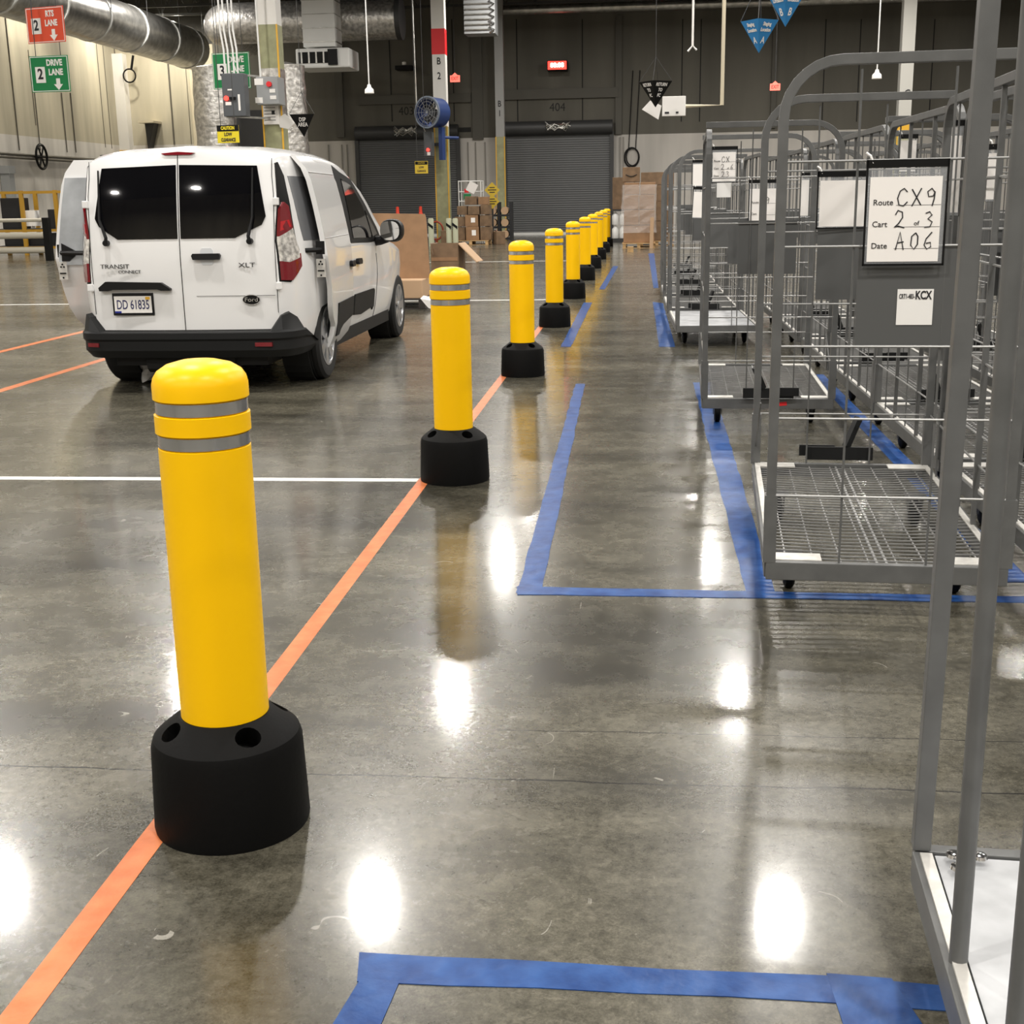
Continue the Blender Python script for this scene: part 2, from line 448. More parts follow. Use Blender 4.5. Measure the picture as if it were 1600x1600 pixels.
for jy in (49.6, 47.4, 45.2, 43.4, 40.2, 37.0):          # open-web roof joists
    n += 1
    b = MB().box((-2.1, jy, 8.42), (36.9, 0.10, 0.09)).box((-2.1, jy, 9.50), (36.9, 0.12, 0.10))
    k = 0; x = XL+0.3
    while x < XR-1.0:
        b.tube([(x, jy, 8.42), (x+0.55, jy, 9.5), (x+1.1, jy, 8.42)], 0.025, 5); x += 1.1
    struct(b.build('trim_%d' % n, JOIST), 'dark open-web roof joist under the ceiling')
# wall joints, pilasters and ledges on the dark back wall
n = 10
DTRIM = mat('dark_wall_trim', (0.085, 0.080, 0.066), 0.7); JOINT = mat('joint_line', (0.012, 0.012, 0.011), 0.8)
def wallbar(px0, py0, px1, py1, d, material, Y=YB):
    global n
    a = at(px0, py0, Y); c = at(px1, py1, Y); n += 1
    x1 = at(px1, py0, Y).x
    struct(MB().box2((a.x, YB-d, a.z), (x1, YB, c.z)).build('trim_%d' % n, material))
for q in ((560, 150, 736, 160), (785, 141, 966, 152)): wallbar(*q, 0.12, DTRIM)
for q in ((518, 20, 530, 215), (735, 40, 752, 218), (962, 25, 972, 210), (1208, 40, 1216, 200)): wallbar(*q, 0.10, DTRIM)
for x in (606, 705, 806, 909, 1066, 1095, 1290, 1345, 1460): wallbar(x, 30, x+1.6, 190, 0.012, JOINT)
wallbar(560, 203, 736, 206, 0.02, JOINT)
for x in (480, 512, 533, 541): wallbar(x, 226, x+2, 330, 0.03, mat('band_joint', (0.25, 0.235, 0.21), 0.7))
for x in (730, 742, 757): wallbar(x, 222, x+2, 290, 0.03, MATS['band_joint'])
for x in (968, 973): wallbar(x, 214, x+2, 300, 0.05, MATS['band_joint'])
# joints and conduits of the beige walls
def lwall(px, py, X=XL):
    d = ray(px, py); p = Vector((0, 0, CH)) + d*(X/d.x); return p
def wallpipe(px0, py0, px1, py1, r, material, back=False):
    global n
    n += 1
    a = at(px0, py0, YB-r) if back else lwall(px0, py0, XL+r)
    c = at(px1, py1, YB-r) if back else lwall(px1, py1, XL+r)
    struct(MB().tube([a, (a.x if back else a.x, a.y, c.z)], r, 6).build('trim_%d' % n, material))
PIPED = mat('dark_conduit', (0.10, 0.092, 0.075), 0.5)
for q, r in (((8, 24, 30, 235), 0.02), ((44, 78, 50, 195), 0.012), ((54, 145, 60, 235), 0.018), ((96, 145, 104, 238), 0.02),
             ((110, 145, 114, 238), 0.02), ((150, 65, 160, 230), 0.012), ((160, 65, 172, 232), 0.012), ((178, 70, 188, 232), 0.02)):
    wallpipe(*q, r, PIPED)
for q, r in (((262, 95, 270, 226), 0.03), ((290, 105, 296, 226), 0.012)): wallpipe(*q, r, PIPED, True)
struct(MB().box2((XL, YB-0.45, 0), (XL+0.42, YB, 7.2)).build('column_corner', COLW), 'white corner column of the beige wall')
struct(MB().box2((XL, YB-0.46, 0), (XL+0.43, YB-0.001, 3.55)).build('column_corner_base', YPAINT), 'yellow foot of the white corner column')
a = at(298, 105, YB-0.2)
tag(MB().tube([(a.x, YB-0.13, 0.0), (a.x, YB-0.13, a.z)], 0.12, 10).build('drain_pipe', BEIGE, smooth=40), 'beige vertical drain pipe on the back wall beside the silver foil', 'pipe')

# ---- roll-up doors
CURT = slat_mat('curtain_slats', (0.115, 0.118, 0.12), 0.085)
def dock_door(idx, px0, py0, px1, py1):
    a = at(px0, py0, YB); c = at(px1, py1, YB)
    x0, x1, zt = a.x, c.x, a.z
    r = bpy.data.objects.new('door_%d' % idx, None); COL.objects.link(r); r.location = ((x0+x1)/2, YB-0.2, 0)
    struct(r, 'grey roll-up dock door under the number %d' % (402+idx))
    hw = (x1-x0)/2
    MB().box((0, 0.02, zt/2), (2*hw, 0.06, zt)).build('curtain', CURT, r)
    MB().lathe([(0, -hw-0.1), (0.27, -hw-0.1), (0.27, hw+0.1), (0, hw+0.1)], 20, (0, -0.08, zt+0.16), 'x').build('drum_cover', DSTEEL, r, smooth=40)
    for s in (-1, 1):
        MB().box((s*(hw+0.07), -0.02, zt/2), (0.15, 0.16, zt)).build('guide_rail', DSTEEL, r)
    MB().box((0, -0.03, 0.05), (2*hw, 0.07, 0.10)).build('bottom_bar', GALVW, r)
    # tangle of cable looped over the drum
    b = MB(); rnd = random.Random(idx)
    pts = [(math.cos(t*0.9)*0.52*rnd.uniform(0.7, 1), -0.40+rnd.uniform(-.04, .04), zt+0.20+math.sin(t*2.3)*0.2*rnd.uniform(0.4, 1)) for t in range(34)]
    b.tube(pts, 0.022, 5)
    b.build('cable_tangle', GALV, r)
    return r
d1 = dock_door(1, 562, 216, 718, 372)
d2 = dock_door(2, 792, 209, 953, 364)
def wall_text(s, px, py, h, material):
    p = at(px, py, YB-0.005)
    o = text(s, h, material, None, p, name='trim_number', sx=0.95); struct(o, 'black painted number %s on the back wall' % s)
DK = mat('number_black', (0.012, 0.012, 0.011), 0.7)
wall_text('403', 635, 174, 0.44, DK); wall_text('404', 871, 168, 0.44, DK)

# ---- floor tape and paint
tz = [0.0004]
def strip_world(pts, material, name, label, cat):
    c = Vector((sum(p[0] for p in pts)/len(pts), sum(p[1] for p in pts)/len(pts), 0))
    tz[0] += 0.00012
    return tag(MB().prism([(p[0]-c.x, p[1]-c.y, 0) for p in pts], (0, 0, 0.0006+tz[0])).build(name, material, None, 0, (c.x, c.y, 0)), label, cat)
def strip_px(pts, *a): return strip_world([gnd(*p) for p in pts], *a)
def ragged(pts, n=14, amp=0.004):
    P = [gnd(*p) for p in pts]; out = []; rnd = random.Random(int(pts[0][0]))
    for i, p in enumerate(P):
        q = P[(i+1) % len(P)]; L = (q-p).length; k = max(1, int(n*L/2))
        for j in range(k): out.append(p.lerp(q, j/k)+Vector((rnd.uniform(-amp, amp), rnd.uniform(-amp, amp), 0)))
    return out
strip_world([(-1.128, 0.6), (-1.066, 0.6), (-1.066, 44), (-1.128, 44)], TORANGE, 'floor_tape', 'long orange tape line on the floor running under the yellow bollards', 'tape')
strip_world([(-5.06, 5.0), (-4.97, 5.0), (-4.97, 21), (-5.06, 21)], TORANGE, 'floor_tape', 'orange tape line passing just left of the parked white van', 'tape')
strip_world([(-6.42, 9.0), (-6.33, 9.0), (-6.33, 26), (-6.42, 26)], TORANGE, 'floor_tape', 'far left orange tape line, farther from the van than the other one', 'tape')
strip_world([(-9.5, 6.24), (-1.13, 6.24), (-1.13, 6.31), (-9.5, 6.31)], CHALK, 'floor_line', 'white painted line crossing the floor between the first bollard and the van', 'line')
strip_world([(-16, 18.05), (-1.25, 18.05), (-1.25, 18.14), (-16, 18.14)], CHALK, 'floor_line', 'white painted line crossing the floor ahead of the van', 'line')
strip_world([(-5.0, 29.4), (-1.4, 29.4), (-1.4, 29.5), (-5.0, 29.5)], CHALK, 'floor_line', 'faint white line crossing the floor near the pile of boxes', 'line')
T = 'floor_tape'
for pts, lab in (
    ([(558, 1490), (1290, 1527), (1486, 1543), (1500, 1584), (1290, 1566), (560, 1533)], 'blue tape strip across the bottom of the picture, ending by the nearest cart'),
    ([(562, 1530), (622, 1536), (560, 1690), (470, 1690)], 'short blue tape strip at the bottom edge, under the left end of another'),
    ([(1292, 1522), (1392, 1530), (1480, 1660), (1340, 1660)], 'short blue tape strip at the bottom edge beside the nearest cart deck'),
    ([(899, 600), (914, 600), (846, 926), (808, 926)], 'blue tape strip left of the empty aisle, beyond the second bollard'),
    ([(808, 917), (1600, 933), (1640, 943), (808, 929)], 'thin blue tape strip running in front of the cart that holds the CX9 sheet'),
    ([(1083, 598), (1112, 598), (1213, 934), (1168, 934)], 'wide blue tape strip beside the left edge of the cart with the CX9 sheet'),
    ([(876, 542), (892, 542), (925, 473), (912, 473)], 'pale blue tape strip beside the fourth and fifth bollards'),
    ([(1020, 472), (1036, 474), (1055, 542), (1030, 542)], 'blue tape strip beside the third cart of the aisle row'),
    ([(936, 452), (945, 452), (966, 416), (958, 416)], 'small faded blue tape strip beside the sixth and seventh bollards'),
    ([(1013, 396), (1022, 396), (1029, 450), (1021, 450)], 'small faded blue tape strip beside the farthest carts of the aisle row')):
    strip_world(ragged(pts), TBLUE, T, lab, 'tape')
strip_world([(1.345, 4.6), (1.45, 4.6), (1.47, 10.2), (1.375, 10.2)], TBLUE, T, 'long blue tape line between the aisle row of carts and the second row', 'tape')

# ------------------------------------------------------------------ bollards
def sleeve_prof(): return [(0.0, 0.268), (0.099, 0.268), (0.099, 0.893), (0.0945, 0.895), (0.0945, 0.925), (0.1022, 0.927), (0.1022, 0.966), (0.0945, 0.968),
    (0.0945, 0.998), (0.1022, 1.0), (0.1022, 1.030), (0.099, 1.044), (0.090, 1.058), (0.070, 1.071), (0.040, 1.079), (0.0, 1.081)]
bol = thing('bollard', 'x', 'bollard', group='yellow bollards along the orange line')
base = MB().lathe([(0.0, 0.0), (0.177, 0.0), (0.179, 0.012), (0.172, 0.203), (0.166, 0.222), (0.154, 0.234), (0.104, 0.272), (0.0, 0.272)], 56).build('base', BLKRUB, bol)
cut = MB()
for k in range(4):
    t = PI/4 + k*PI/2 - 0.09; d = Vector((math.cos(t), math.sin(t), 0)); nn = (d*0.55+Vector((0, 0, 0.83))).normalized()
    c = d*0.131+Vector((0, 0, 0.252)); ta = Vector((-d.y, d.x, 0)); tb = nn.cross(ta)
    cut.prism([c-nn*0.06+ta*(0.030*math.cos(j*PI/8))+tb*(0.026*math.sin(j*PI/8)) for j in range(16)], nn*0.12)
boolean_cut(base, cut); shade(base.data, 25)
MB().lathe(sleeve_prof(), 48).build('sleeve', YEL, bol, smooth=30)
for z in (0.897, 0.970): MB().lathe([(0.0, z), (0.0985, z), (0.0985, z+0.026), (0.0, z+0.026)], 40).build('reflective_band', REFL, bol, smooth=30)
index_kids(bol)
BY = (2.623, 6.31, 10.243, 14.254, 18.325, 22.419, 26.157, 30.04, 33.92, 37.69)
BX = -0.9406
blab = ['largest yellow bollard, standing nearest the camera at left', 'second yellow bollard from the camera, right of the white van',
        'third yellow bollard from the camera, by the aisle', 'fourth yellow bollard from the camera, beyond the faint white line',
        'fifth yellow bollard from the camera', 'sixth yellow bollard from the camera, partly behind the fifth',
        'seventh yellow bollard from the camera, overlapped by the sixth', 'third from the far end of the yellow bollard row',
        'next to last yellow bollard of the row', 'farthest yellow bollard, at the far end of the row near the dock door']
for i, y in enumerate(BY):
    if i == 0: bol.location = (BX, y, 0); bol['label'] = blab[0]
    else: dup(bol, (BX, y, 0), 0, blab[i])

# ------------------------------------------------------------------ van
VX, VY = -3.42, 9.35
van = thing('van', 'white cargo van parked with both sliding doors open, seen from behind', 'van', (VX, VY, 0))
def interp(tab, x):
    if x <= tab[0][0]: return tab[0][1]
    for (a, p), (b, q) in zip(tab, tab[1:]):
        if x <= b: return p+(q-p)*(x-a)/(b-a)
    return tab[-1][1]
WZ = [(0.22, 0.80), (0.30, 0.85), (0.45, 0.885), (0.75, 0.912), (1.0, 0.905), (1.15, 0.885), (1.4, 0.84), (1.6, 0.795), (1.75, 0.76)]
ZT = [(0, 1.80), (0.15, 1.83), (0.6, 1.85), (1.3, 1.85), (1.9, 1.82), (2.25, 1.745), (2.6, 1.60), (2.9, 1.42), (3.25, 1.20), (3.45, 1.10), (3.8, 1.06), (4.3, 0.98), (4.7, 0.86), (4.88, 0.66), (4.92, 0.55)]
F0 = [(0, 0.80), (0.04, 0.845), (0.12, 0.90), (0.25, 0.955), (0.5, 1.0), (3.6, 1.0), (4.2, 0.965), (4.6, 0.86), (4.92, 0.66)]
GZ = [(1.15, 1.0), (1.4, 0.62), (1.75, 0.33)]
def hw(y, z):
    zt = interp(ZT, y); f = 1-(1-interp(F0, y))*(interp(GZ, z) if y < 2 else 1); wv = interp(WZ, z)*f; r = 0.115
    if z > zt-r:
        t = min(1, (z-(zt-r))/r); wv *= max(0, 1-t**2.4)**0.44
    return wv
def lean(z): return 0.015+0.12*max(0, (z-0.95)/0.85)**1.6
def yl(y, z): return y+lean(z)*max(0, 1-y/0.8)
def rear_y(x, z): return lean(z)-0.035*(1-min(1, (x/0.75)**2))
def sidemap(s, extra=0.0): return lambda y, z, off: Vector((s*(hw(y, z)+off+extra), yl(y, z), z))
def rearmap(x, z, off): return Vector((x, rear_y(x, z)-off, z))
ST = [0, 0.02, 0.06, 0.12, 0.2, 0.3, 0.45, 0.7, 1.0, 1.4, 1.8, 2.0, 2.2, 2.4, 2.6, 2.8, 3.0, 3.2, 3.35, 3.5, 3.8, 4.1, 4.35, 4.55, 4.7, 4.8, 4.88]
FR = [0, .05, .12, .2, .28, .36, .44, .5, .56, .62, .68, .74, .8, .85, .89, .92, .945, .965, .98, .99, 1.0]
vs, fs, ring = [], [], []
for y in ST:
    zt = interp(ZT, y); r = []
    lv = [0.27+(zt-0.27)*f for f in FR]
    half = [(hw(y, z), yl(y, z), z) for z in lv]
    for p in half[:-1]: r.append(len(vs)); vs.append(p)
    r.append(len(vs)); vs.append((0, half[-1][1], half[-1][2]))
    for p in reversed(half[:-1]): r.append(len(vs)); vs.append((-p[0], p[1], p[2]))
    ring.append(r)
R_ = len(ring[0])
for a, b in zip(ring, ring[1:]):
    for j in range(R_): fs.append((a[j], a[(j+1) % R_], b[(j+1) % R_], b[j]))
def cap(r, bul):
    nl = len(FR); prev = None
    for k in range(nl):
        L, Rr = r[k], r[R_-1-k]
        if L == Rr:
            for j in range(len(prev)-1): fs.append((prev[j], prev[j+1], L))
            break
        row = [L]
        for i in range(1, 8):
            t = i/8; p = Vector(vs[L]).lerp(Vector(vs[Rr]), t); x = p.x/max(1e-6, vs[L][0])
            row.append(len(vs)); vs.append((p.x, p.y+bul*(1-x*x), p.z))
        row.append(Rr)
        if prev:
            for j in range(8): fs.append((prev[j], prev[j+1], row[j+1], row[j]))
        prev = row
cap(ring[0], -0.035); cap(ring[-1], 0.06)
# the bottom strip is closed by the ring itself
bmb = MB().add(vs, fs)
body = bmb.build('body', WHITE, van)
bm = bmesh.new(); bm.from_mesh(body.data); bmesh.ops.remove_doubles(bm, verts=bm.verts, dist=1e-4); bmesh.ops.holes_fill(bm, edges=bm.edges); bmesh.ops.recalc_face_normals(bm, faces=bm.faces); bm.to_mesh(body.data); bm.free()
WY = (0.78, 3.95); WR = 0.328
cut = MB()
for y in WY:
    for s in (-1, 1): cut.lathe([(0, 0.60), (0.395, 0.60), (0.395, 1.05), (0, 1.05)] if s > 0 else [(0, -1.05), (0.395, -1.05), (0.395, -0.60), (0, -0.60)], 32, (0, y, 0.36), 'x')
boolean_cut(body, cut); shade(body.data, 32)
for y in WY:
    for s in (-1, 1):
        MB().lathe([(0, s*0.602), (0.392, s*0.602), (0.392, s*0.82), (0.385, s*0.82), (0.385, s*0.612), (0, s*0.612)], 32, (0, y, 0.36), 'x').build('wheel_liner', DARK, van)
        wt = MB().lathe([(0.18, -0.1), (0.27, -0.105), (0.305, -0.1), (WR, -0.078), (WR, -0.045), (WR-0.008, -0.04), (WR-0.008, -0.03), (WR, -0.025), (WR, 0.025), (WR-0.008, 0.03), (WR-0.008, 0.04), (WR, 0.045), (WR, 0.078), (0.305, 0.1), (0.27, 0.105), (0.22, 0.095), (0.215, 0.06), (0, 0.06), (0, -0.09), (0.18, -0.09)], 40)
        wt.v = [Vector((s*v.z, v.x, v.y)) for v in wt.v]
        wh = wt.build('wheel', TYRE, van, 35, (s*0.795, y, WR))
        rb = MB().lathe([(0.222, 0.085), (0.222, 0.1), (0.205, 0.1), (0.195, 0.085), (0.195, 0.065), (0.222, 0.065)], 36)
        for k in range(7):
            t = 2*PI*k/7
            rt = Matrix.Rotation(t, 3, 'Z')
            rb.prism([rt @ Vector(p) for p in ((0.03, -0.03, 0.072), (0.2, -0.045, 0.08), (0.2, 0.045, 0.08), (0.03, 0.03, 0.072))], (0, 0, 0.018))
        rb.lathe([(0, 0.098), (0.04, 0.098), (0.055, 0.085), (0.055, 0.07), (0, 0.07)], 20)
        rb.v = [Vector((s*v.z, v.x, v.y)) for v in rb.v]
        rb.build('hubcap', RIM, wh, 35)
# rear bumper: outer sheet that follows the corner, pushed inwards for thickness
pathb = [(-0.90, 0.40), (-0.89, 0.30), (-0.875, 0.18), (-0.85, 0.08), (-0.815, 0.0), (-0.76, -0.06), (-0.68, -0.09), (-0.35, -0.105), (0, -0.11)]
pathb += [(-x, y) for x, y in reversed(pathb[:-1])]
mb = MB(); NP = len(pathb)
lev = [(0.27, -0.06), (0.33, 0.0), (0.40, 0.0), (0.418, 0.018), (0.462, 0.018), (0.478, 0.0), (0.60, -0.03)]
outer = []
for x, y in pathb:
    top = interp([(0.70, 0.47), (0.77, 0.60), (0.82, 0.61), (0.85, 0.56), (0.875, 0.47), (0.89, 0.40), (0.90, 0.35)], abs(x))
    cx = Vector((x*0.6, y+0.9, 0)); dirv = (Vector((x, y, 0))-Vector((x*0.72, 0.45, 0))).normalized()
    col = []
    for z, o_ in lev:
        zz = min(z, top); col.append(Vector((x, y, zz))+dirv*o_)
    col.append(Vector((x, y, top))-dirv*0.12); col.append(Vector((x, y, 0.29))-dirv*0.14)
    outer.append(col)
K = len(outer[0])
mb.add([p for c in outer for p in c], [(i*K+j, i*K+(j+1) % K, (i+1)*K+(j+1) % K, (i+1)*K+j) for i in range(NP-1) for j in range(K)] + [tuple(range(K)), tuple((NP-1)*K+j for j in reversed(range(K)))])
bump = mb.build('rear_bumper', GPLAST, van, smooth=30)
for x in (-0.715, 0.62):
    MB().box((x, -0.096 if x > 0 else -0.070, 0.374), (0.13 if x > 0 else 0.10, 0.03, 0.03), Matrix.Rotation(0.0 if x > 0 else -0.30, 3, 'Z')).build('reflector', REDL, bump)
MB().box2((-0.60, 0.05, 0.20), (0.60, 3.7, 0.275)).build('underbody', DARK, van)
MB().tube([(-0.35, 0.1, 0.23), (0.35, 0.1, 0.23)], 0.09, 10).build('muffler', DARK, van)
# rear doors
SEAM = -0.005
patch([(-0.60, 1.675), (SEAM-0.012, 1.69), (SEAM-0.012, 1.155), (-0.49, 1.155), (-0.635, 1.25), (-0.665, 1.31)], rearmap, 0.005, 0.012, 0.12, 'rear_window', VGLASS, van)
patch([(SEAM+0.012, 1.69), (0.595, 1.675), (0.655, 1.31), (0.625, 1.25), (0.42, 1.155), (SEAM+0.012, 1.155)], rearmap, 0.005, 0.012, 0.12, 'rear_window', VGLASS, van)
def seam(name, pts, mf, wd=0.007):
    mb = MB(); mb.tube([mf(u, v, 0.0005) for u, v in pts], wd/2, 6); return mb.build(name, JOINT, van)
seam('rear_door_seam', [(SEAM, 0.47+i*0.131) for i in range(11)], rearmap)
for x in (-0.715, 0.715):
    seam('rear_door_seam', [(x*0.985 if i > 7 else x, 0.6+i*0.125) for i in range(10)], rearmap, 0.005)
seam('rear_door_seam', [(-0.7+i*0.1, 0.472) for i in range(15)], rearmap, 0.014)
sm = seam('rear_door_seam', [(-0.7+i*0.1, 0.73) for i in range(8, 15)], rearmap, 0.003)
for s, x0, x1 in ((-1, -0.575, -0.625), (1, 0.535, 0.565)):
    MB().tube([rearmap(x0, 1.13, 0.03), rearmap(x0*0.99, 1.17, 0.035), rearmap(x1-0.005*s, 1.30, 0.025), rearmap(x1, 1.66, 0.015)], [0.016, 0.014, 0.010, 0.007], 6).lathe([(0, -0.02), (0.022, -0.02), (0.022, 0.03), (0, 0.03)], 12, rearmap(x0, 1.13, 0.02), 'y').build('rear_wiper', BPLAST, van)
hd = patch([(0.09, 1.03), (0.10, 1.045), (0.30, 1.045), (0.31, 1.03), (0.30, 1.00), (0.10, 1.00)], rearmap, 0.035, 0.03, 0.05, 'door_handle', BPLAST, van)
patch([(0.15, 1.065), (0.165, 1.085), (0.235, 1.085), (0.25, 1.065), (0.25, 0.98), (0.235, 0.96), (0.165, 0.96), (0.15, 0.98)], rearmap, 0.003, 0.01, 0.05, 'handle_recess', WHITEDIM, van)
patch([(-0.66, 0.80), (-0.60, 0.845), (-0.16, 0.835), (-0.09, 0.79), (-0.09, 0.775), (-0.16, 0.775), (-0.19, 0.785), (-0.55, 0.785), (-0.58, 0.775), (-0.655, 0.775)], rearmap, 0.04, 0.045, 0.06, 'plate_light_trim', BPLAST, van)
pc = Vector((-0.40, 0, 0.675)); py_ = rear_y(-0.42, 0.675)
pl = MB().box((pc.x, py_-0.011, pc.z), (0.322, 0.012, 0.168)).build('license_plate', BPLAST, van, bevel=0.004)
MB().box((pc.x, py_-0.018, pc.z-0.002), (0.292, 0.004, 0.126)).build('plate_face', SWHITE, pl)
text('DD 61835', 0.098, mat('plate_blue', (0.01, 0.012, 0.09), 0.5), pl, (pc.x, py_-0.0205, pc.z-0.006), 'plate_number', sx=0.62, bold=0.0006)
MB().box((pc.x+0.118, py_-0.0208, pc.z+0.045), (0.035, 0.002, 0.022)).build('plate_sticker', YPAINT, pl)
MB().box((pc.x-0.12, py_-0.0208, pc.z-0.058), (0.05, 0.002, 0.014)).build('plate_sticker', mat('blue_print', (0.01, 0.02, 0.25), 0.5), pl)
BADGE = mat('badge_grey', (0.10, 0.10, 0.10), 0.3, 0.7)
text('TRANSIT', 0.046, BADGE, van, (-0.525, rear_y(-0.52, 0.955)-0.006, 0.955), 'badge_lettering', sx=1.25, depth=0.004)
text('CONNECT', 0.034, BADGE, van, (-0.41, rear_y(-0.41, 0.915)-0.006, 0.915), 'badge_lettering', sx=1.05, depth=0.004)
text('XLT', 0.048, BADGE, van, (0.50, rear_y(0.5, 0.955)-0.006, 0.955), 'badge_lettering', sx=1.5, depth=0.004)
eo = MB(); eo.lathe([(0, 0), (0.036, 0), (0.036, 0.008), (0.033, 0.011), (0, 0.011)], 32)
eo.v = [Vector((v.x*1.8, -v.z, v.y)) for v in eo.v]
em = eo.build('oval_emblem', SBLACK, van, 30, (0.52, rear_y(0.52, 0.70)-0.004, 0.70))
er = MB(); er.tube([(0.066*math.cos(t*PI/16), 0, 0.036*math.sin(t*PI/16)) for t in range(32)], 0.0035, 6, True); er.build('emblem_rim', CHROME, em, 60, (0, -0.010, 0))
text('Ford', 0.044, CHROME, em, (0, -0.0125, 0), 'emblem_lettering', sx=1.25, depth=0.003)
patch([(-0.13, 1.775), (0.0, 1.785), (0.13, 1.775), (0.10, 1.762), (-0.10, 1.762)], rearmap, 0.012, 0.02, 0.05, 'brake_light', REDL, van)
for s in (-1, 1):
    sm_ = sidemap(s)
    patch([(0.005, 1.40), (0.014, 1.69), (0.06, 1.70), (0.13, 1.60), (0.15, 1.42), (0.205, 1.03), (0.205, 0.93), (0.085, 0.82), (0.005, 0.83)], sm_, 0.004, 0.01, 0.05, 'lamp_surround', SBLACK, van)
    tl = patch([(0.012, 1.36), (0.048, 1.41), (0.102, 1.38), (0.136, 1.22), (0.015, 1.16)], sm_, 0.022, 0.025, 0.05, 'tail_light', REDL, van)
    patch([(0.020, 1.20), (0.020, 1.27), (0.095, 1.28), (0.116, 1.23)], sm_, 0.024, 0.006, 0.05, 'stop_bulb', REDL2, tl)
    patch([(0.015, 1.16), (0.136, 1.22), (0.184, 1.06), (0.177, 1.0), (0.068, 0.97), (0.015, 0.98)], sm_, 0.022, 0.025, 0.04, 'reverse_light', CLEARL, tl)
    patch([(0.015, 0.98), (0.068, 0.97), (0.177, 1.0), (0.194, 1.03), (0.194, 0.935), (0.085, 0.835), (0.015, 0.84)], sm_, 0.022, 0.025, 0.05, 'lower_red_lens', REDL, tl)
    for z in (1.415, 0.80): MB().box((s*0.735, 0.0+lean(z)-0.01, z), (0.045, 0.03, 0.055)).build('door_hinge', WHITE, van, bevel=0.006)
# right side: blank quarter window, sliding door, front door
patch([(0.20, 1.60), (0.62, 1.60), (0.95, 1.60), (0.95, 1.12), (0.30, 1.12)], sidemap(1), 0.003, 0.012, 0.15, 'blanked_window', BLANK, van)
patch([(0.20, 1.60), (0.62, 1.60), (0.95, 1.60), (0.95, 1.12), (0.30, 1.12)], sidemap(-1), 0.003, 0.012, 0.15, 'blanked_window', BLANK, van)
def door_poly(y0, y1):
    return [(y0+0.02, 1.755), (y1-0.05, 1.75), (y1, 1.1), (y1, 0.25), (y0+0.34, 0.25), (y0+0.335, 0.42), (y0+0.30, 0.45), (y0+0.22, 0.50), (y0+0.14, 0.60), (y0+0.10, 0.72), (y0+0.05, 0.86), (y0, 1.0)]
def hw2(y, z): return interp(WZ, z)
def slidemap(s, ex, ex2, y0, y1): return lambda y, z, off: Vector((s*(interp(WZ, z)*(1.0 if z < 1.58 else 1-3.2*(z-1.58)**2)+off+ex+(ex2-ex)*(y-y0)/(y1-y0)), y, z))
DOORS = {}
for s, y0, y1, ex, ex2, th in ((1, 0.44, 1.66, 0.105, 0.02, 0.04), (-1, 0.50, 1.74, 0.32, 0.24, 0.24)):
    dr = patch(door_poly(y0, y1), slidemap(s, ex, ex2, y0, y1), 0.0, th, 0.09, 'sliding_door', WHITE, van, 40); DOORS[s] = dr
    g = slidemap(s, ex, ex2, y0, y1)
    patch([(y0+0.42, 0.60), (y1, 0.60), (y1, 0.44), (y0+0.72, 0.40), (y0+0.62, 0.37), (y0+0.57, 0.33), (y0+0.44, 0.33)], g, 0.012, 0.014, 0.15, 'side_moulding', GPLAST, dr)
    patch([(y1-0.19, 0.885), (y1-0.17, 0.91), (y1-0.05, 0.91), (y1-0.03, 0.885), (y1-0.05, 0.86), (y1-0.17, 0.86)], g, 0.035, 0.03, 0.06, 'door_handle', BPLAST, dr)
    MB().tube([g(y0+0.04+i*(y1-y0-0.1)/6, 1.13, 0.0) for i in range(7)], 0.004, 5).build('crease_line', mat('crease_grey', (0.45, 0.45, 0.46), 0.4), dr)
    MB().tube([g(y0+0.04+i*(y1-y0-0.1)/6, 1.63, 0.0) for i in range(7)], 0.004, 5).build('crease_line', MATS['crease_grey'], dr)
    xm = s*(interp(WZ, 1.05)+ex-0.05)
    MB().tube([(s*0.86, y0-0.12, 1.045), (xm, y0+0.0, 1.045), (xm, y0+0.08, 1.045)], 0.02, 6).box((xm, y0+0.03, 1.06), (0.07, 0.06, 0.10)).build('door_arm', BPLAST, dr)
    MB().box((xm, y0-0.002, 0.905), (0.07, 0.012, 0.14)).build('latch_plate', ZINC, dr)
    mb = MB()
    for px_, pz_ in ((-0.012, 0.935), (0.012, 0.935), (0, 0.955), (0.0, 0.85)): MB().lathe([(0, -0.012), (0.007, -0.012), (0.007, 0.0), (0, 0.0)], 8, (xm+px_, y0-0.002, pz_), 'y').build('latch_hole', SBLACK, dr)
    mb.box((xm, y0-0.01, 0.885), (0.05, 0.01, 0.010)).build('latch_hole', SBLACK, dr)
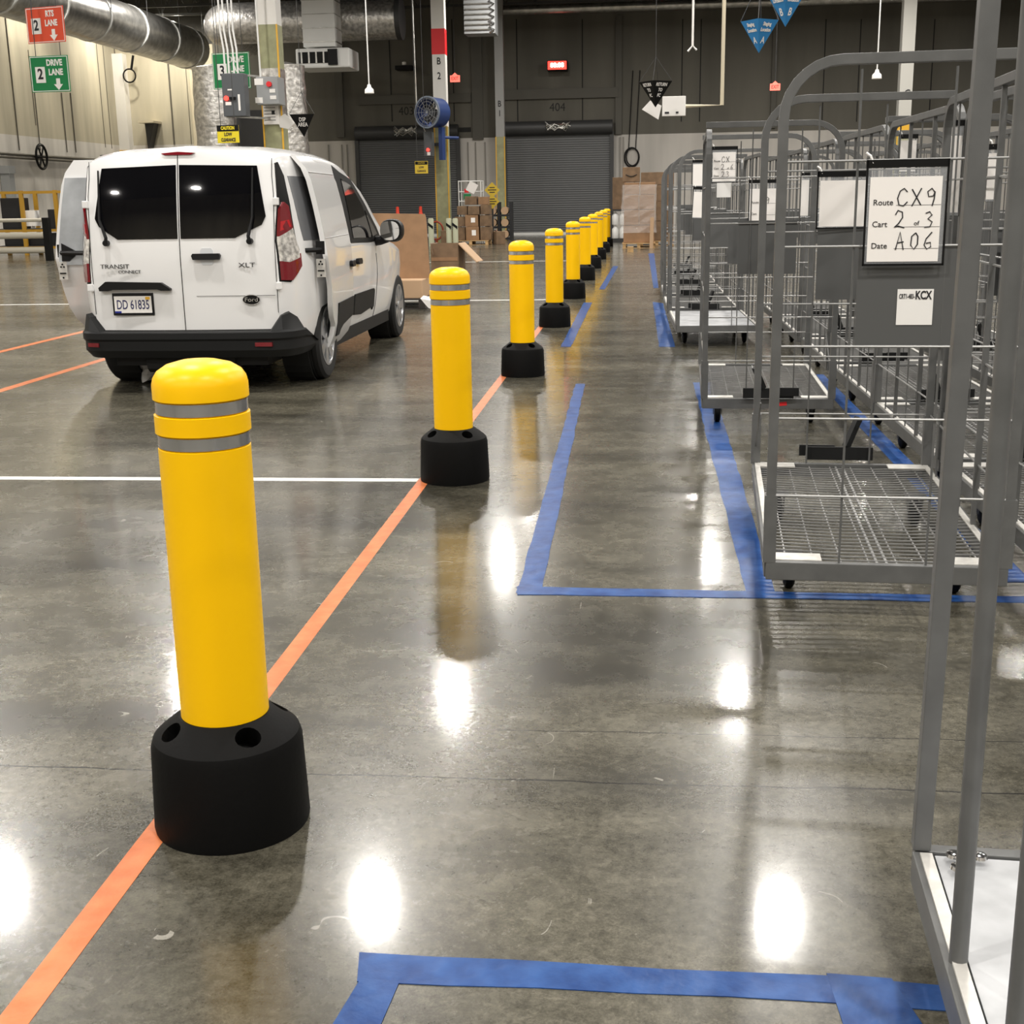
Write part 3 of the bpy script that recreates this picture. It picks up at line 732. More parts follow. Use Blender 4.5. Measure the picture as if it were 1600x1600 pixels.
# inner trim of the left door's open end
mb = MB()
y0 = 0.50
ring_ = []
for i in range(12):
    z = 0.95+i*0.061
    ring_.append((z, 0.030, 0.115))
inner = [Vector((-(interp(WZ, z)+0.32-a), y0-0.006, z)) for z, a, b in ring_]+[Vector((-(interp(WZ, z)+0.32-0.225), y0-0.006, z)) for z, a, b in reversed(ring_)]
mb.prism(inner, (0, 0.02, 0)).build('inner_trim', mat('inner_trim_grey', (0.40, 0.42, 0.44), 0.4, var=0.2, scale=4), DOORS[-1])
MB().prism([Vector((-(interp(WZ, z)+0.32-a), 0.485, z)) for z, a in ((1.12, 0.05), (1.06, 0.17), (1.02, 0.17), (0.98, 0.12), (0.98, 0.06))], (0, 0.03, 0)).build('inner_latch_cover', BPLAST, DOORS[-1])
for s in (1, -1):
    g = sidemap(s)
    patch([(1.70, 1.71), (1.92, 1.66), (2.30, 1.60), (2.62, 1.40), (2.95, 1.16), (3.08, 1.04), (2.6, 1.03), (1.76, 1.05), (1.66, 1.12)], g, 0.004, 0.012, 0.12, 'window_surround', SBLACK, van)
    patch([(1.90, 1.60), (2.24, 1.54), (2.50, 1.36), (2.62, 1.10), (2.58, 1.075), (1.86, 1.09)], g, 0.010, 0.008, 0.12, 'front_window', VGLASS, van)
    patch([(2.57, 1.32), (2.90, 1.10), (2.68, 1.08)], g, 0.010, 0.008, 0.12, 'quarter_window', VGLASS, van)
    patch([(1.80, 0.60), (2.62, 0.60), (2.66, 0.58), (2.66, 0.43), (2.60, 0.40), (2.56, 0.43), (2.10, 0.40), (1.80, 0.42)], g, 0.012, 0.014, 0.15, 'side_moulding', GPLAST, van)
    patch([(1.86, 0.885), (1.88, 0.91), (2.0, 0.91), (2.02, 0.885), (2.0, 0.86), (1.88, 0.86)], g, 0.035, 0.03, 0.06, 'door_handle', BPLAST, van)
    mb = MB(); mb.tube([g(1.70, 0.30+i*0.1, 0.0005) for i in range(9)], 0.006, 6).build('door_seam', JOINT, van)
    MB().tube([g(2.74+0.05*math.sin(i*0.4), 0.32+i*0.1, 0.0005) for i in range(7)], 0.004, 6).build('door_seam', JOINT, van)
    MB().box((s*0.83, 2.36, 0.27), (0.06, 2.3, 0.11)).build('sill_cover', GPLAST, van)
    mi = MB(); mi.lathe([(0, -0.09), (0.06, -0.085), (0.088, -0.05), (0.095, 0.0), (0.092, 0.05), (0.085, 0.075), (0, 0.075)], 20)
    mi.v = [Vector((math.copysign(abs(v.x)**0.8*0.62, v.x)*1.2, -v.z, math.copysign(abs(v.y)**0.8*0.62, v.y)*1.15)) for v in mi.v]
    mo = mi.build('side_mirror', BPLAST, van, 40, (s*1.075, 2.78, 1.13))
    gl = MB(); gl.lathe([(0, 0), (0.078, 0), (0.078, 0.006), (0, 0.006)], 20); gl.v = [Vector((math.copysign(abs(v.x)**0.8*0.62, v.x)*1.15, -v.z, math.copysign(abs(v.y)**0.8*0.62, v.y)*1.1)) for v in gl.v]
    gl.build('mirror_glass', mat('mirror_glass', (0.8, 0.8, 0.8), 0.03, 1.0), mo, 30, (-0.012*s, -0.075, 0.0))
    MB().tube([(s*0.86, 2.83, 1.03), (s*0.95, 2.80, 1.04), (s*1.03, 2.78, 1.06)], [0.05, 0.045, 0.04], 8).build('mirror_arm', BPLAST, van)
patch([(-0.70, 2.33), (0.70, 2.33), (0.78, 3.38), (-0.78, 3.38)], lambda x, y, off: Vector((x, y, interp(ZT, y)-0.03*(x/0.78)**2*1.6+off+0.004)), 0.004, 0.02, 0.15, 'windshield', VGLASS, van)
mb = MB(); mb.tube([(-0.70, 0.35, 1.765), (-0.705, 0.5, 1.775)], 0.02, 6); mb.build('roof_cap', BPLAST, van)

# ------------------------------------------------------------------ carts
CW, CL, CHT, DZ = 0.76, 1.64, 1.80, 0.20
def hoop(y, w, top, r=0.17, z0=DZ):
    """post, arch, then a straight bar that meets the side frame in a square corner"""
    p = [(-w/2, y, z0), (-w/2, y, top-r)]
    p += arc((-w/2+r, y, top-r), r, PI, PI/2, 7, (1, 0, 0), (0, 0, 1))[1:]
    return p + [(w/2+0.02, y, top)]
def side_hoop(x, y0, y1, top, r=0.13, z0=DZ):
    p = [(x, y0, z0), (x, y0, top-r)]
    p += arc((x, y0+r, top-r), r, PI, PI/2, 6, (0, 1, 0), (0, 0, 1))[1:]
    p += arc((x, y1-r, top-r), r, PI/2, 0, 6, (0, 1, 0), (0, 0, 1))
    return p + [(x, y1, z0)]
def make_cart(deck='wire', plate=True, top=CHT, bare=False):
    t = thing('roll_cart', 'x', 'cart', group='grey wire carts')
    hx, hy = CW/2, CL/2
    b = MB()
    for y in (-hy, hy): b.box((0, y, DZ-0.03), (CW+0.02, 0.03, 0.062))
    for x in (-hx, hx): b.box((x, 0, DZ-0.03), (0.03, CL-0.03, 0.062))
    b.build('base_frame', CART, t, bevel=0.003)
    for s in (-1, 1): MB().box((s*(hx-0.008), 0, DZ+0.004), (0.022, CL-0.06, 0.005)).build('rail_cap', ZINC, t)
    if deck == 'wire':
        b = MB(); k = 34
        for i in range(k):
            y = -hy+0.07+(CL-0.14)*i/(k-1)
            b.tube([(-hx+0.015, y, DZ-0.002), (-hx*0.35, y, DZ-0.010), (hx*0.35, y, DZ-0.010), (hx-0.015, y, DZ-0.002)], 0.0033, 4, caps=False)
        for i in range(8):
            x = -hx+0.06+(CW-0.12)*i/7
            b.tube([(x, -hy+0.015, DZ-0.014), (x, hy-0.015, DZ-0.014)], 0.0034, 4, caps=False)
        for x in (-0.02, 0.012): b.tube([(x, -hy+0.015, DZ-0.014), (x, hy-0.015, DZ-0.014)], 0.006, 4, caps=False)
        b.build('wire_deck', WIRE, t)
        for sx in (-1, 1):
            for sy in (-1, 1): MB().box((sx*(hx-0.095), sy*(hy-0.055), DZ+0.001), (0.16, 0.085, 0.006)).build('corner_plate', ZINC, t)
    else:
        MB().box((0, 0, DZ-0.008), (CW-0.05, CL-0.05, 0.014)).build('deck_panel', DECKP, t)
    for s, nm in ((-1, 'end_hoop'), (1, 'end_hoop')):
        h = MB().tube(hoop(s*(hy-0.005), CW, top), 0.0225, 4).build(nm, CART, t, bevel=0.002)
        if bare: continue
        for sx in (-1, 1): MB().box((sx*hx, s*(hy-0.005), DZ+0.115), (0.042, 0.042, 0.23)).build('post_socket', CART, h)
        for x in (-0.15, 0.13): MB().tube([(x, s*hy, DZ), (x, s*hy, top-0.03)], 0.0042, 5).build('upright_rod', CART, h)
        for z in (0.43, 0.69, 0.925, 1.24, 1.50):
            MB().tube([(-hx, s*(hy+0.006), z), (hx, s*(hy+0.006), z)], 0.0042, 5).build('cross_wire', WIRE, h)
    if plate and not bare:
        p = MB().box((0.035, -hy-0.001, 1.082), (0.34, 0.005, 0.315)).build('sign_plate', CARTD, t)
        MB().box((0.03, hy-0.005, 1.10), (0.34, 0.005, 0.31)).build('sign_plate', CARTD, t)
    if bare: plate = False
    # one long side is a panel: top rail, posts and wires
    b = MB().tube(side_hoop(hx, -hy+0.005, hy-0.005, top-0.034), 0.0225, 4)
    sp = b.build('side_frame', CART, t, bevel=0.002)
    for i in range(5):
        y = -hy+CL*(i+1)/6
        MB().tube([(hx, y, DZ), (hx, y, top-0.05)], 0.012 if i in (1, 3) else 0.004, 4 if i in (1, 3) else 5).build('side_post', CART, sp)
    for z in (0.43, 0.80, 1.15, 1.45):
        MB().tube([(hx+0.004, -hy, z), (hx+0.004, hy, z)], 0.0045, 5).build('side_wire', WIRE, sp)
    if not bare: MB().tube([(-hx, hy-0.02, 0.28), (-hx, hy-0.45, 0.55)], 0.004, 5).build('brace_rod', CART, t)
    for sx in (-1, 1):
        for sy in (-1, 1):
            c = MB().box((0, 0, DZ-0.066), (0.09, 0.10, 0.006))
            for q in (-1, 1): c.prism([(q*0.024, -0.045, DZ-0.07), (q*0.024, 0.045, DZ-0.07), (q*0.024, 0.03, 0.05), (q*0.024, 0.0, 0.05)], (0.004*q, 0, 0))
            c = c.build('caster', DSTEEL, t, loc=(sx*(hx-0.09), sy*(hy-0.34), 0))
            MB().lathe([(0, -0.02), (0.045, -0.02), (0.058, -0.012), (0.058, 0.012), (0.045, 0.02), (0, 0.02)], 18, (0, 0.018, 0.058), 'x').build('caster_wheel', BLKRUB, c, 40)
    tb = MB().box((0, hy+0.045, DZ+0.04), (0.30, 0.02, 0.06)).box((-0.10, hy+0.06, DZ+0.05), (0.16, 0.012, 0.05))
    tb.tube([(0.03, hy+0.05, DZ+0.07), (0.085, hy+0.09, DZ+0.20)], 0.02, 4)
    tb.build('tow_latch', GPLAST, t)
    return t
cw = make_cart('wire'); index_kids(cw)
cp = make_cart('panel'); index_kids(cp)
cn = make_cart('panel', False, 1.98, True)
for o in kids(cn):
    if o.name.startswith('end_hoop'): o.rotation_euler = (0, 0.011, 0)
R = math.radians
# first row along the aisle
cw.location = (0.872, 4.95, 0); cw.rotation_euler = (0, 0, R(-3.4)); cw['label'] = 'grey cart with wire deck carrying the CX9 sheet, second from the camera'
cn.location = (0.861, 1.377, 0); cn.rotation_euler = (0, 0, R(-3.7)); cn['label'] = 'grey cart with pale solid deck cut off by the right edge, nearest the camera'
C1, C2 = cw, dup(cw, (0.81, 8.52, 0), R(178), 'grey cart with wire deck behind the one that carries the CX9 sheet')
C3 = cp; cp.location = (0.73, 13.0, 0); cp.rotation_euler = (0, 0, R(1.2)); cp['label'] = 'grey cart with pale solid deck behind two wire-deck carts of the aisle row'
row1 = [(0.70, 15.0, 0.5, cw, 'grey cart behind the pale-decked cart of the aisle row'), (0.70, 17.1, 0.2, cw, 'grey cart in the aisle row, third from its far end'),
        (0.72, 19.2, -0.3, cw, 'next to last grey cart of the aisle row'), (0.75, 21.3, -1, cw, 'last grey cart at the far end of the aisle row')]
for x, y, r, p, l in row1: dup(p, (x, y, 0), R(r), l)
# second row, turned round so the side panel faces the aisle
o2 = ['second', 'third', 'fourth', 'fifth', 'sixth']
dup(cw, (1.78, 4.98, 0), R(180), 'nearest cart of the second row, right of the cart with the CX9 sheet')
for i, (y, r) in enumerate(((6.72, 180), (8.45, 180.3), (10.25, 179.5), (12.1, 180), (14.0, 180.5))):
    dup(cw, (1.78, y, 0), R(r), '%s cart from the camera in the second row of carts' % o2[i])
for i, (y, r) in enumerate(((5.6, 180), (7.4, 179.5), (9.2, 180.4), (11.1, 180), (13.0, 179.7))):
    dup(cw, (2.72, y, 0), R(r), '%s cart from the camera in the third row, behind the second row' % (['nearest']+o2)[i])
# near cart: two round side posts standing on its deck edge
for i, (x, y) in enumerate(((-0.372, 0.45), (-0.366, 0.10))):
    MB().tube([(x, y, DZ-0.01), (x, y, 1.93)], 0.0150, 14).build('side_post', CART, cn, 40)
for p in ((-0.325, 0.775, DZ+0.012), (-0.28, 0.775, DZ+0.012), (-0.325, 0.73, DZ+0.012)):
    MB().lathe([(0, 0), (0.015, 0), (0.013, 0.006), (0.008, 0.008), (0, 0.008)], 14, p).build('bolt_head', CHROME, cn, 40)
# stickers on carts (lettering only)
st = MB().box((0.045, -CL/2-0.005, 1.05), (0.110, 0.002, 0.112)).build('sticker', STICK, C1)
text('KCX', 0.036, INK, st, (0.069, -CL/2-0.0065, 1.086), sx=0.66, bold=0.001)
text('CRT1-483-', 0.021, INK, st, (0.019, -CL/2-0.0065, 1.083), sx=0.5, bold=0.0003)
mb = MB()
MB().box((-0.09, CL/2+0.016, DZ-0.03), (0.05, 0.002, 0.022), Matrix.Rotation(0.1, 3, 'Y')).build('red_paint_mark', COLR, C2)
MB().box((-0.38, 0.2, 1.0), (0.03, 0.05, 0.10)).build('blue_tag', mat('tag_blue', (0.01, 0.05, 0.3), 0.5), [o for o in bpy.data.objects if o.get('label') == row1[3][4]][0])
MB().box((-0.38, -CL/2-0.025, 0.95), (0.018, 0.004, 0.13)).build('wood_tag', CARDL, [o for o in bpy.data.objects if o.get('label') == row1[0][4]][0])

# ---- clear pouches with route sheets, tied to the carts
def strokes(lines, w, h, rad):
    mb = MB()
    for ln in lines:
        mb.tube([((x-0.5)*w, 0, (y-0.5)*h) for x, y in ln], rad, 5)
    return mb
HW = {
 'C': [[(0.9, .8), (.6, 1), (.25, .85), (.05, .45), (.2, .08), (.6, .02), (.95, .25)]],
 'X': [[(0.05, .95), (.9, .05)], [(.9, 1), (.1, 0)]],
 '9': [[(0.85, .75), (.55, .98), (.2, .8), (.3, .52), (.7, .55), (.85, .8), (.8, .4), (.65, 0)]],
 '2': [[(0.1, .75), (.3, 1), (.7, .9), (.75, .6), (.4, .25), (.05, .05), (.35, .12), (.95, .02)]],
 '3': [[(0.15, .9), (.55, 1), (.8, .8), (.4, .55), (.85, .35), (.65, .05), (.1, .02)]],
 'A': [[(0.1, 0), (.45, 1), (.8, 0)], [(.2, .38), (.8, .45)]],
 '0': [[(0.6, .95), (.25, .75), (.2, .25), (.5, .02), (.8, .3), (.8, .75), (.6, .95)]],
 '6': [[(0.8, .98), (.3, .6), (.15, .25), (.4, .02), (.75, .15), (.7, .4), (.3, .35)]]}
def write(s, parent, x, z, h, rad=0.0016):
    for i, ch in enumerate(s):
        if ch in HW:
            o = strokes(HW[ch], h*0.62, h, rad).build('handwriting', INK, parent); o.location = (x+i*h*0.78, -0.0022, z)
def pouch(px, py, pw, ph, Y, label, lines=None, frame=True, tilt=0.0, rotz=0.0):
    """px,py: top-left corner in the photograph; pw,ph its size there; Y: distance"""
    a = at(px, py, Y); b = at(px+pw, py, Y); c = at(px+pw/2, py+ph, Y)
    W_ = (b-a).length; H_ = ((a+b)/2-c).length
    t = thing('document_pouch', label, 'document pouch', ((a.x+b.x)/2, Y, a.z), rotz, 'route sheets in clear pouches')
    t.rotation_euler = (0, tilt, rotz)
    MB().box((0, 0, -H_/2), (W_, 0.0012, H_)).build('clear_sleeve', CLEAR, t)
    e = 0.006*W_/0.23
    fr = MB()
    for cx, cz, dx, dz in ((0, -0.012, W_, 0.024), (0, -H_+e/2, W_, e), (-W_/2+e/2, -H_/2, e, H_), (W_/2-e/2, -H_/2, e, H_)): fr.box((cx, -0.0016, cz), (dx, 0.003, dz))
    fr.build('black_edging', SBLACK, t)
    sh = MB().box((-0.01*W_, -0.0012, -H_*0.56), (W_*0.87, 0.0008, H_*0.80)).build('sheet', PAPER, t)
    k = W_/0.23
    if lines:
        for i, (prt, hand, extra) in enumerate(lines):
            z = -H_*0.40-i*H_*0.205
            text(prt, 0.023*k, INK, sh, (-0.092*k, -0.0022, z), 'printed_word', ax='LEFT')
            MB().box((0.035*k, -0.0019, z-0.008*k), (0.125*k, 0.0006, 0.0012)).build('ruled_line', INK, sh)
            write(hand, sh, (-0.010 if not extra else -0.015)*k, z+0.014*k, 0.050*k, 0.0019*k)
            if extra:
                text('of', 0.018*k, INK, sh, (0.032*k, -0.0022, z+0.002*k), 'printed_word'); write(extra, sh, 0.066*k, z+0.012*k, 0.044*k, 0.0019*k)
    MB().tube([(-W_/2+0.02, 0, -0.01), (-W_/2+0.012, 0.004, 0.012), (-W_/2+0.0, 0.016, 0.022)], 0.004, 5).build('cable_tie', STICK, t)
    return t
RC = lambda a, b, c, d: [('Route', a, ''), ('Cart', b, c), ('Date', d, '')]
pouch(1355, 250, 129, 166, 4.105, 'large clear pouch reading Route CX9 on the second cart from the camera', RC('CX9', '2', '3', 'A06'), rotz=R(-3.4))
pouch(1278, 268, 84, 90, 5.75, 'blank route sheet in a pouch seen left of the large CX9 pouch')
pouch(1170, 281, 48, 88, 9.33, 'narrow pouch with route sheet seen just left of the CX9 cart front post', RC('X9', '3', '', 'A0'))
pouch(1112, 229, 41, 57, 9.335, 'pouch hung high with a small white sheet above a square white sticker', RC('CX', '2', '6', '23'), tilt=0.0)
pouch(1082, 250, 21, 42, 12.165, 'upper one of two narrow white sheets left of the aisle carts posts')
pouch(1084, 292, 17, 50, 12.150, 'lower one of two narrow white sheets, tilted, beside a cart post', tilt=0.05)
pouch(1405, 210, 30, 60, 7.53, 'white sheet hung in the second row, just above the large CX9 pouch')
pouch(1478, 188, 30, 150, 5.79, 'tall white sheet right of the large CX9 pouch')
pouch(1545, 225, 18, 90, 5.89, 'narrow white sheet seen between the two posts of the nearest cart')
pouch(1252, 270, 14, 70, 9.325, 'narrow white sheet seen right of the second cart front post')
sb = at(1131, 297, 9.320)
tag(MB().box((0, 0, 0), (0.10, 0.002, 0.10)).build('white_sticker', STICK, None, 0, sb), 'square white sticker below the small pouch hung high on the carts', 'sticker')
sb = at(1206, 380, 9.322)
tag(MB().box((0, 0, 0), (0.09, 0.002, 0.11)).build('white_sticker', STICK, None, 0, sb), 'white sticker under the narrow pouch left of the CX9 cart front post', 'sticker')
pl_ = at(1143, 305, 10.02)

# ------------------------------------------------------------------ overhead ducts and building services
p0 = at(200, 44, 43.0)
DX, DZc = -17.0, p0.z
b = MB(); prof = []
y = 20.0
b.lathe([(0, 18), (0.74, 18), (0.74, 49.2), (0, 49.2)], 28, (DX, 0, DZc), 'y')
dv = thing('spiral_duct', 'big round silver duct running along the left wall under the roof', 'duct', (0, 0, 0))
b.build('duct_tube', GALV, dv, 40)
for y in (22, 26, 30, 34, 37, 40, 43, 46, 48.5):
    MB().lathe([(0.74, y-0.04), (0.765, y-0.04), (0.765, y+0.04), (0.74, y+0.04)], 28, (DX, 0, DZc), 'y').build('duct_band', GALVW, dv, 40)
    for s in (-1, 1): MB().tube([(DX+s*0.75, y, DZc), (DX+s*0.75, y, ZC)], 0.012, 5).build('hanger_rod', DSTEEL, dv)
dc = at(466, 34, 44.0); dl = at(312, 40, 44.0); dr_ = at(622, 32, 44.0)
cd = thing('cross_duct', 'round foil-covered silver duct crossing overhead with a bowed left end', 'duct', (dc.x, 44.0, dc.z))
rad = 0.66
path = [(dr_.x-dc.x, 0, 0), (0, 0, 0), (dl.x-dc.x+rad*1.9, 0, 0)]
cx = dl.x-dc.x+rad*1.9
path += [(cx-rad*0.9*math.sin(i*PI/12), rad*0.9*(1-math.cos(i*PI/12)), 0) for i in range(1, 7)] + [(cx-rad*0.9, 3.5, 0)]
MB().tube(path, rad, 24).build('duct_tube', FOIL, cd, 40)
MB().lathe([(0, 0), (rad+0.02, 0), (rad+0.02, 0.16), (0, 0.16)], 24, (dr_.x-dc.x-0.02, 0, 0), 'x').build('end_cap', DSTEEL, cd, 40)
for x in (-2.4, 0.0, 2.4): MB().tube([(x, 0, rad), (x, 0, ZC-dc.z)], 0.012, 5).build('hanger_rod', DSTEEL, cd)
# drop duct with diffuser box
a = at(474, 0, 42.6); c = at(522, 75, 42.6); dx = (a.x+c.x)/2+0.1; w_ = 1.05
dd = thing('air_diffuser', 'square sheet-metal drop duct ending in a vented supply box', 'air vent', (dx, 42.6, c.z))
MB().box((0, 0, (ZC-c.z)/2), (w_, 0.95, ZC-c.z)).build('drop_duct', GALVW, dd)
for i in range(5): MB().box((0, 0, 0.15+i*0.42), (w_+0.04, 0.99, 0.03)).build('duct_flange', GALV, dd)
MB().box((0.15, -0.05, -0.38), (1.75, 1.45, 0.60)).build('supply_box', GALVW, dd, bevel=0.05)
gr = MB().box((-0.05, -0.79, -0.36), (1.15, 0.03, 0.34)).build('vent_opening', DARK, dd)
for i in range(5): MB().box((-0.52+i*0.24, -0.81, -0.36), (0.05, 0.02, 0.34)).build('vent_louver', GALV, gr)
MB().box((0.50, -0.82, -0.36), (0.3, 0.1, 0.48)).build('motor_box', SBLACK, dd)
# pipes across the back wall top
a = at(740, 18, 50.0); c = at(1260, 8, 50.0)
tag(MB().tube([(a.x, 50.0, a.z), (XR-0.05, 50.0, a.z)], 0.17, 14).build('overhead_pipe', BEIGE if False else GALV, smooth=40), 'long horizontal metal pipe under the roof along the back wall', 'pipe')
# louvred heater with chain
a = at(727, 0, 44.5); c = at(776, 54, 44.5)
lv = thing('unit_heater', 'louvred metal unit heater hanging high between the two numbered columns', 'heater', ((a.x+c.x)/2, 44.5, c.z))
w_ = c.x-a.x
MB().box((0, 0, 0.75), (w_, 0.9, 1.5)).build('casing', EBOX2, lv)
for i in range(9): MB().box((-0.05, -0.47, 0.12+i*0.16), (w_*0.82, 0.05, 0.03), Matrix.Rotation(0.6, 3, 'X')).build('louver', GALV, lv)
zz = MB().tube([(w_/2-0.1+(0.08 if i % 2 else -0.08), -0.5, 0.0+i*0.1) for i in range(15)], 0.03, 5); zz.build('flexible_coil', CHROME, lv)
MB().tube([(0, 0, 1.5), (0, 0, ZC-c.z)], 0.03, 6).build('hanger_rod', DSTEEL, lv)
# branch pipe that ends at the white arrow sign
a = at(1131, 28, 25.0); c = at(1131, 164, 25.0); e = at(1071, 166, 25.0)
tag(MB().tube([(a.x, 25, ZC), (a.x, 25, c.z), (e.x, 25, e.z)], 0.035, 8).build('drop_pipe', BEIGE, smooth=40), 'thin pale pipe dropping from the roof and bending to the white sign box', 'pipe')
a = at(1083, 22, 26.0); c = at(1086, 80, 26.0)
tag(MB().tube([(a.x, 26, ZC), (a.x, 26, c.z+0.1)], 0.022, 6).tube([(a.x-0.09, 26, c.z), (a.x, 26, c.z+0.1), (a.x+0.08, 26, c.z+0.02)], 0.02, 5).build('drop_cable', SWHITE), 'white cable dropping from the roof left of the blue pyramids', 'cable')
for (px, py, lab) in ((577, 141, 'small white bell lamp on a long cord, left of the column marked B 2'), (1370, 118, 'small white bell lamp on a long cord, above the cart hoops at right')):
    p = at(px, py, 36.0)
    t = thing('pendant_lamp', lab, 'lamp', (p.x, 36.0, p.z))
    MB().lathe([(0, 0.16), (0.045, 0.15), (0.06, 0.08), (0.12, 0.02), (0.13, -0.08), (0.12, -0.09), (0.0, -0.085)], 18).build('shade', SWHITE, t, 40)
    MB().tube([(0, 0, 0.15), (0, 0, ZC-p.z)], 0.018, 6).build('cord', GALVW, t)

# ------------------------------------------------------------------ columns
def column(name, px, py, Y, w_, label, zgreen, zred=None, paint=COLW):
    p = at(px, py, Y)
    r = bpy.data.objects.new(name, None); COL.objects.link(r); r.location = (p.x, Y, 0); struct(r, label); r['category'] = 'column'
    h = w_/2
    MB().box((0, 0, (ZC+zgreen)/2), (w_, w_, ZC-zgreen)).build('upper_shaft', paint, r)
    MB().box((0, 0, zgreen/2), (w_*1.02, w_*1.02, zgreen)).build('lower_shaft', COLG, r)
    for s in (-1, 1): MB().box((s*h*1.0, -h*1.03, zgreen/2), (0.035, 0.03, zgreen)).build('edge_stripe', YPAINT, r)
    if zred: MB().box((0, 0, (zred[0]+zred[1])/2), (w_*1.03, w_*1.03, zred[1]-zred[0])).build('red_band', COLR, r)
    return r, p
YA = 30.0
ca, pA = column('column', 425, 100, YA, 0.44, 'white and sage column with electrical boxes, behind the van roof', at(425, 40, YA).z)
z0, z1 = at(428, 108, YA).z, at(428, 196, YA).z
MB().box((0, 0, (z0+z1)/2), (0.47, 0.47, z0-z1)).build('foil_wrap', FOIL, ca)
YB2 = 42.5
cb, pB = column('column', 690, 200, YB2, 0.42, 'white column marked B 2 with a red band and the blue fan', at(694, 198, YB2).z, (at(684, 86, YB2).z, at(684, 46, YB2).z))
for s, py in (('B', 97), ('2', 120)):
    text(s, 0.30, INK, cb, (0.0, -0.225, at(686, py, YB2).z), sx=0.8, bold=0.004)
cc, pC = column('column', 781, 150, 49.0, 0.32, 'slim grey column marked B 1 left of the 404 door', at(781, 214, 49.0).z, None, COLGREY)
for s, py in (('B', 163), ('1', 178)): text(s, 0.30, INK, cc, (0.0, -0.17, at(781, py, 49).z), sx=0.8, bold=0.004)
cD, pD = column('column', 1416, 100, 46.0, 0.42, 'pale column marked C rising behind the carts at right', at(1416, 206, 46.0).z, None, mat('column_pale', (0.50, 0.49, 0.45), 0.5))
text('C', 0.28, INK, cD, (0.05, -0.225, at(1416, 146, 46).z), bold=0.004)
MB().box((0, 0, at(1416, 200, 46).z), (0.44, 0.44, 0.28)).build('orange_band', YPAINT, cD)
MB().tube([(0.2, 0, ZC-0.6), (0.9, 0, ZC+0.0)], 0.07, 4).build('knee_brace', COLW, cD)

# ------------------------------------------------------------------ things on and around the first column
def boxpx(px0, py0, px1, py1, Y, depth):
    a = at(px0, py0, Y); c = at(px1, py1, Y)
    return Vector(((a.x+c.x)/2, Y, min(a.z, c.z))), abs(c.x-a.x), abs(a.z-c.z)
# struts carry the boxes from the column
c0, w_, h_ = boxpx(349, 116, 388, 182, 28.5, 0.3)
eb = thing('disconnect_box', 'dark grey electrical disconnect box with a red lamp beside the green lane 3 sign', 'electrical box', c0)
MB().box((0, 0, h_/2), (w_, 0.34, h_)).build('enclosure', EBOX, eb, bevel=0.015)
MB().lathe([(0, -0.03), (0.05, -0.03), (0.05, 0), (0, 0)], 14, (-w_*0.32, -0.175, h_*0.42), 'y').build('red_lamp', LEDR, eb)
MB().box((-w_*0.25, -0.175, h_*0.30), (0.13, 0.01, 0.07)).build('label_plate', SWHITE, eb)
MB().box((0.12, -0.175, h_*0.32), (0.045, 0.01, 0.34)).build('label_strip', SWHITE, eb)
MB().box((-w_*0.15, -0.175, h_*0.62), (0.10, 0.01, 0.03)).build('label_plate', SWHITE, eb)
MB().box((-0.02, -0.20, h_*0.42), (0.14, 0.06, 0.05)).build('switch_handle', SBLACK, eb)
for i, px in enumerate((352, 358, 366, 372)):
    p = at(px, 116, 28.5)
    MB().tube([(p.x-c0.x, 0, h_), (p.x-c0.x, 0, h_+0.5), (p.x-c0.x-0.05, 0, h_+0.9), (p.x-c0.x-0.05, 0, ZC-c0.z)], 0.022, 6).build('conduit', GALVW, eb)
for py in (114, 181):
    p = at(425, py, YA); q = at(352, py, 28.5)
    MB().tube([(q.x-c0.x, 0.17, q.z-c0.z), (pA.x-c0.x, YA-28.5-0.2, q.z-c0.z)], 0.03, 4).build('strut', GALV, eb)
c1, w_, h_ = boxpx(402, 121, 438, 163, 29.3, 0.3)
kb = thing('control_panel', 'light grey control panel with red button fixed to the first column', 'electrical box', c1)
MB().box((0, 0.15, h_/2), (w_, 0.56, h_)).build('enclosure', EBOX2, kb, bevel=0.01)
MB().lathe([(0, -0.06), (0.06, -0.06), (0.06, 0), (0, 0)], 16, (w_*0.12, -0.13, h_*0.72), 'y').build('red_button', COLR, kb)
for x, z, a_, d in ((-0.18, 0.82, 0.2, 0.14), (-0.2, 0.15, 0.17, 0.12), (0.12, 0.48, 0.13, 0.08), (0.13, 0.24, 0.14, 0.08)):
    MB().box((x, -0.135, h_*z), (a_, 0.01, d)).build('label_plate', SWHITE, kb)
p = at(407, 121, 29.3)
MB().tube([(p.x-c1.x, 0, h_), (p.x-c1.x, 0, h_+0.6), (p.x-c1.x-0.02, 0, ZC-c1.z)], 0.022, 6).build('conduit', GALVW, kb)
c2, w_, h_ = boxpx(411, 164, 436, 194, 29.74, 0.02)
nt_ = thing('notice_sheet', 'white printed notice hanging under the grey control panel', 'notice', c2)
MB().box((0, 0, h_/2), (w_, 0.05, h_)).build('board', PAPER, nt_)
for i in range(5): MB().box((-0.02, -0.027, h_*(0.85-i*0.16)), (w_*0.75, 0.004, 0.012)).build('text_line', INK, nt_)
MB().box((0.06, -0.028, h_*0.60), (0.07, 0.006, 0.09)).build('dark_picture', INK, nt_)
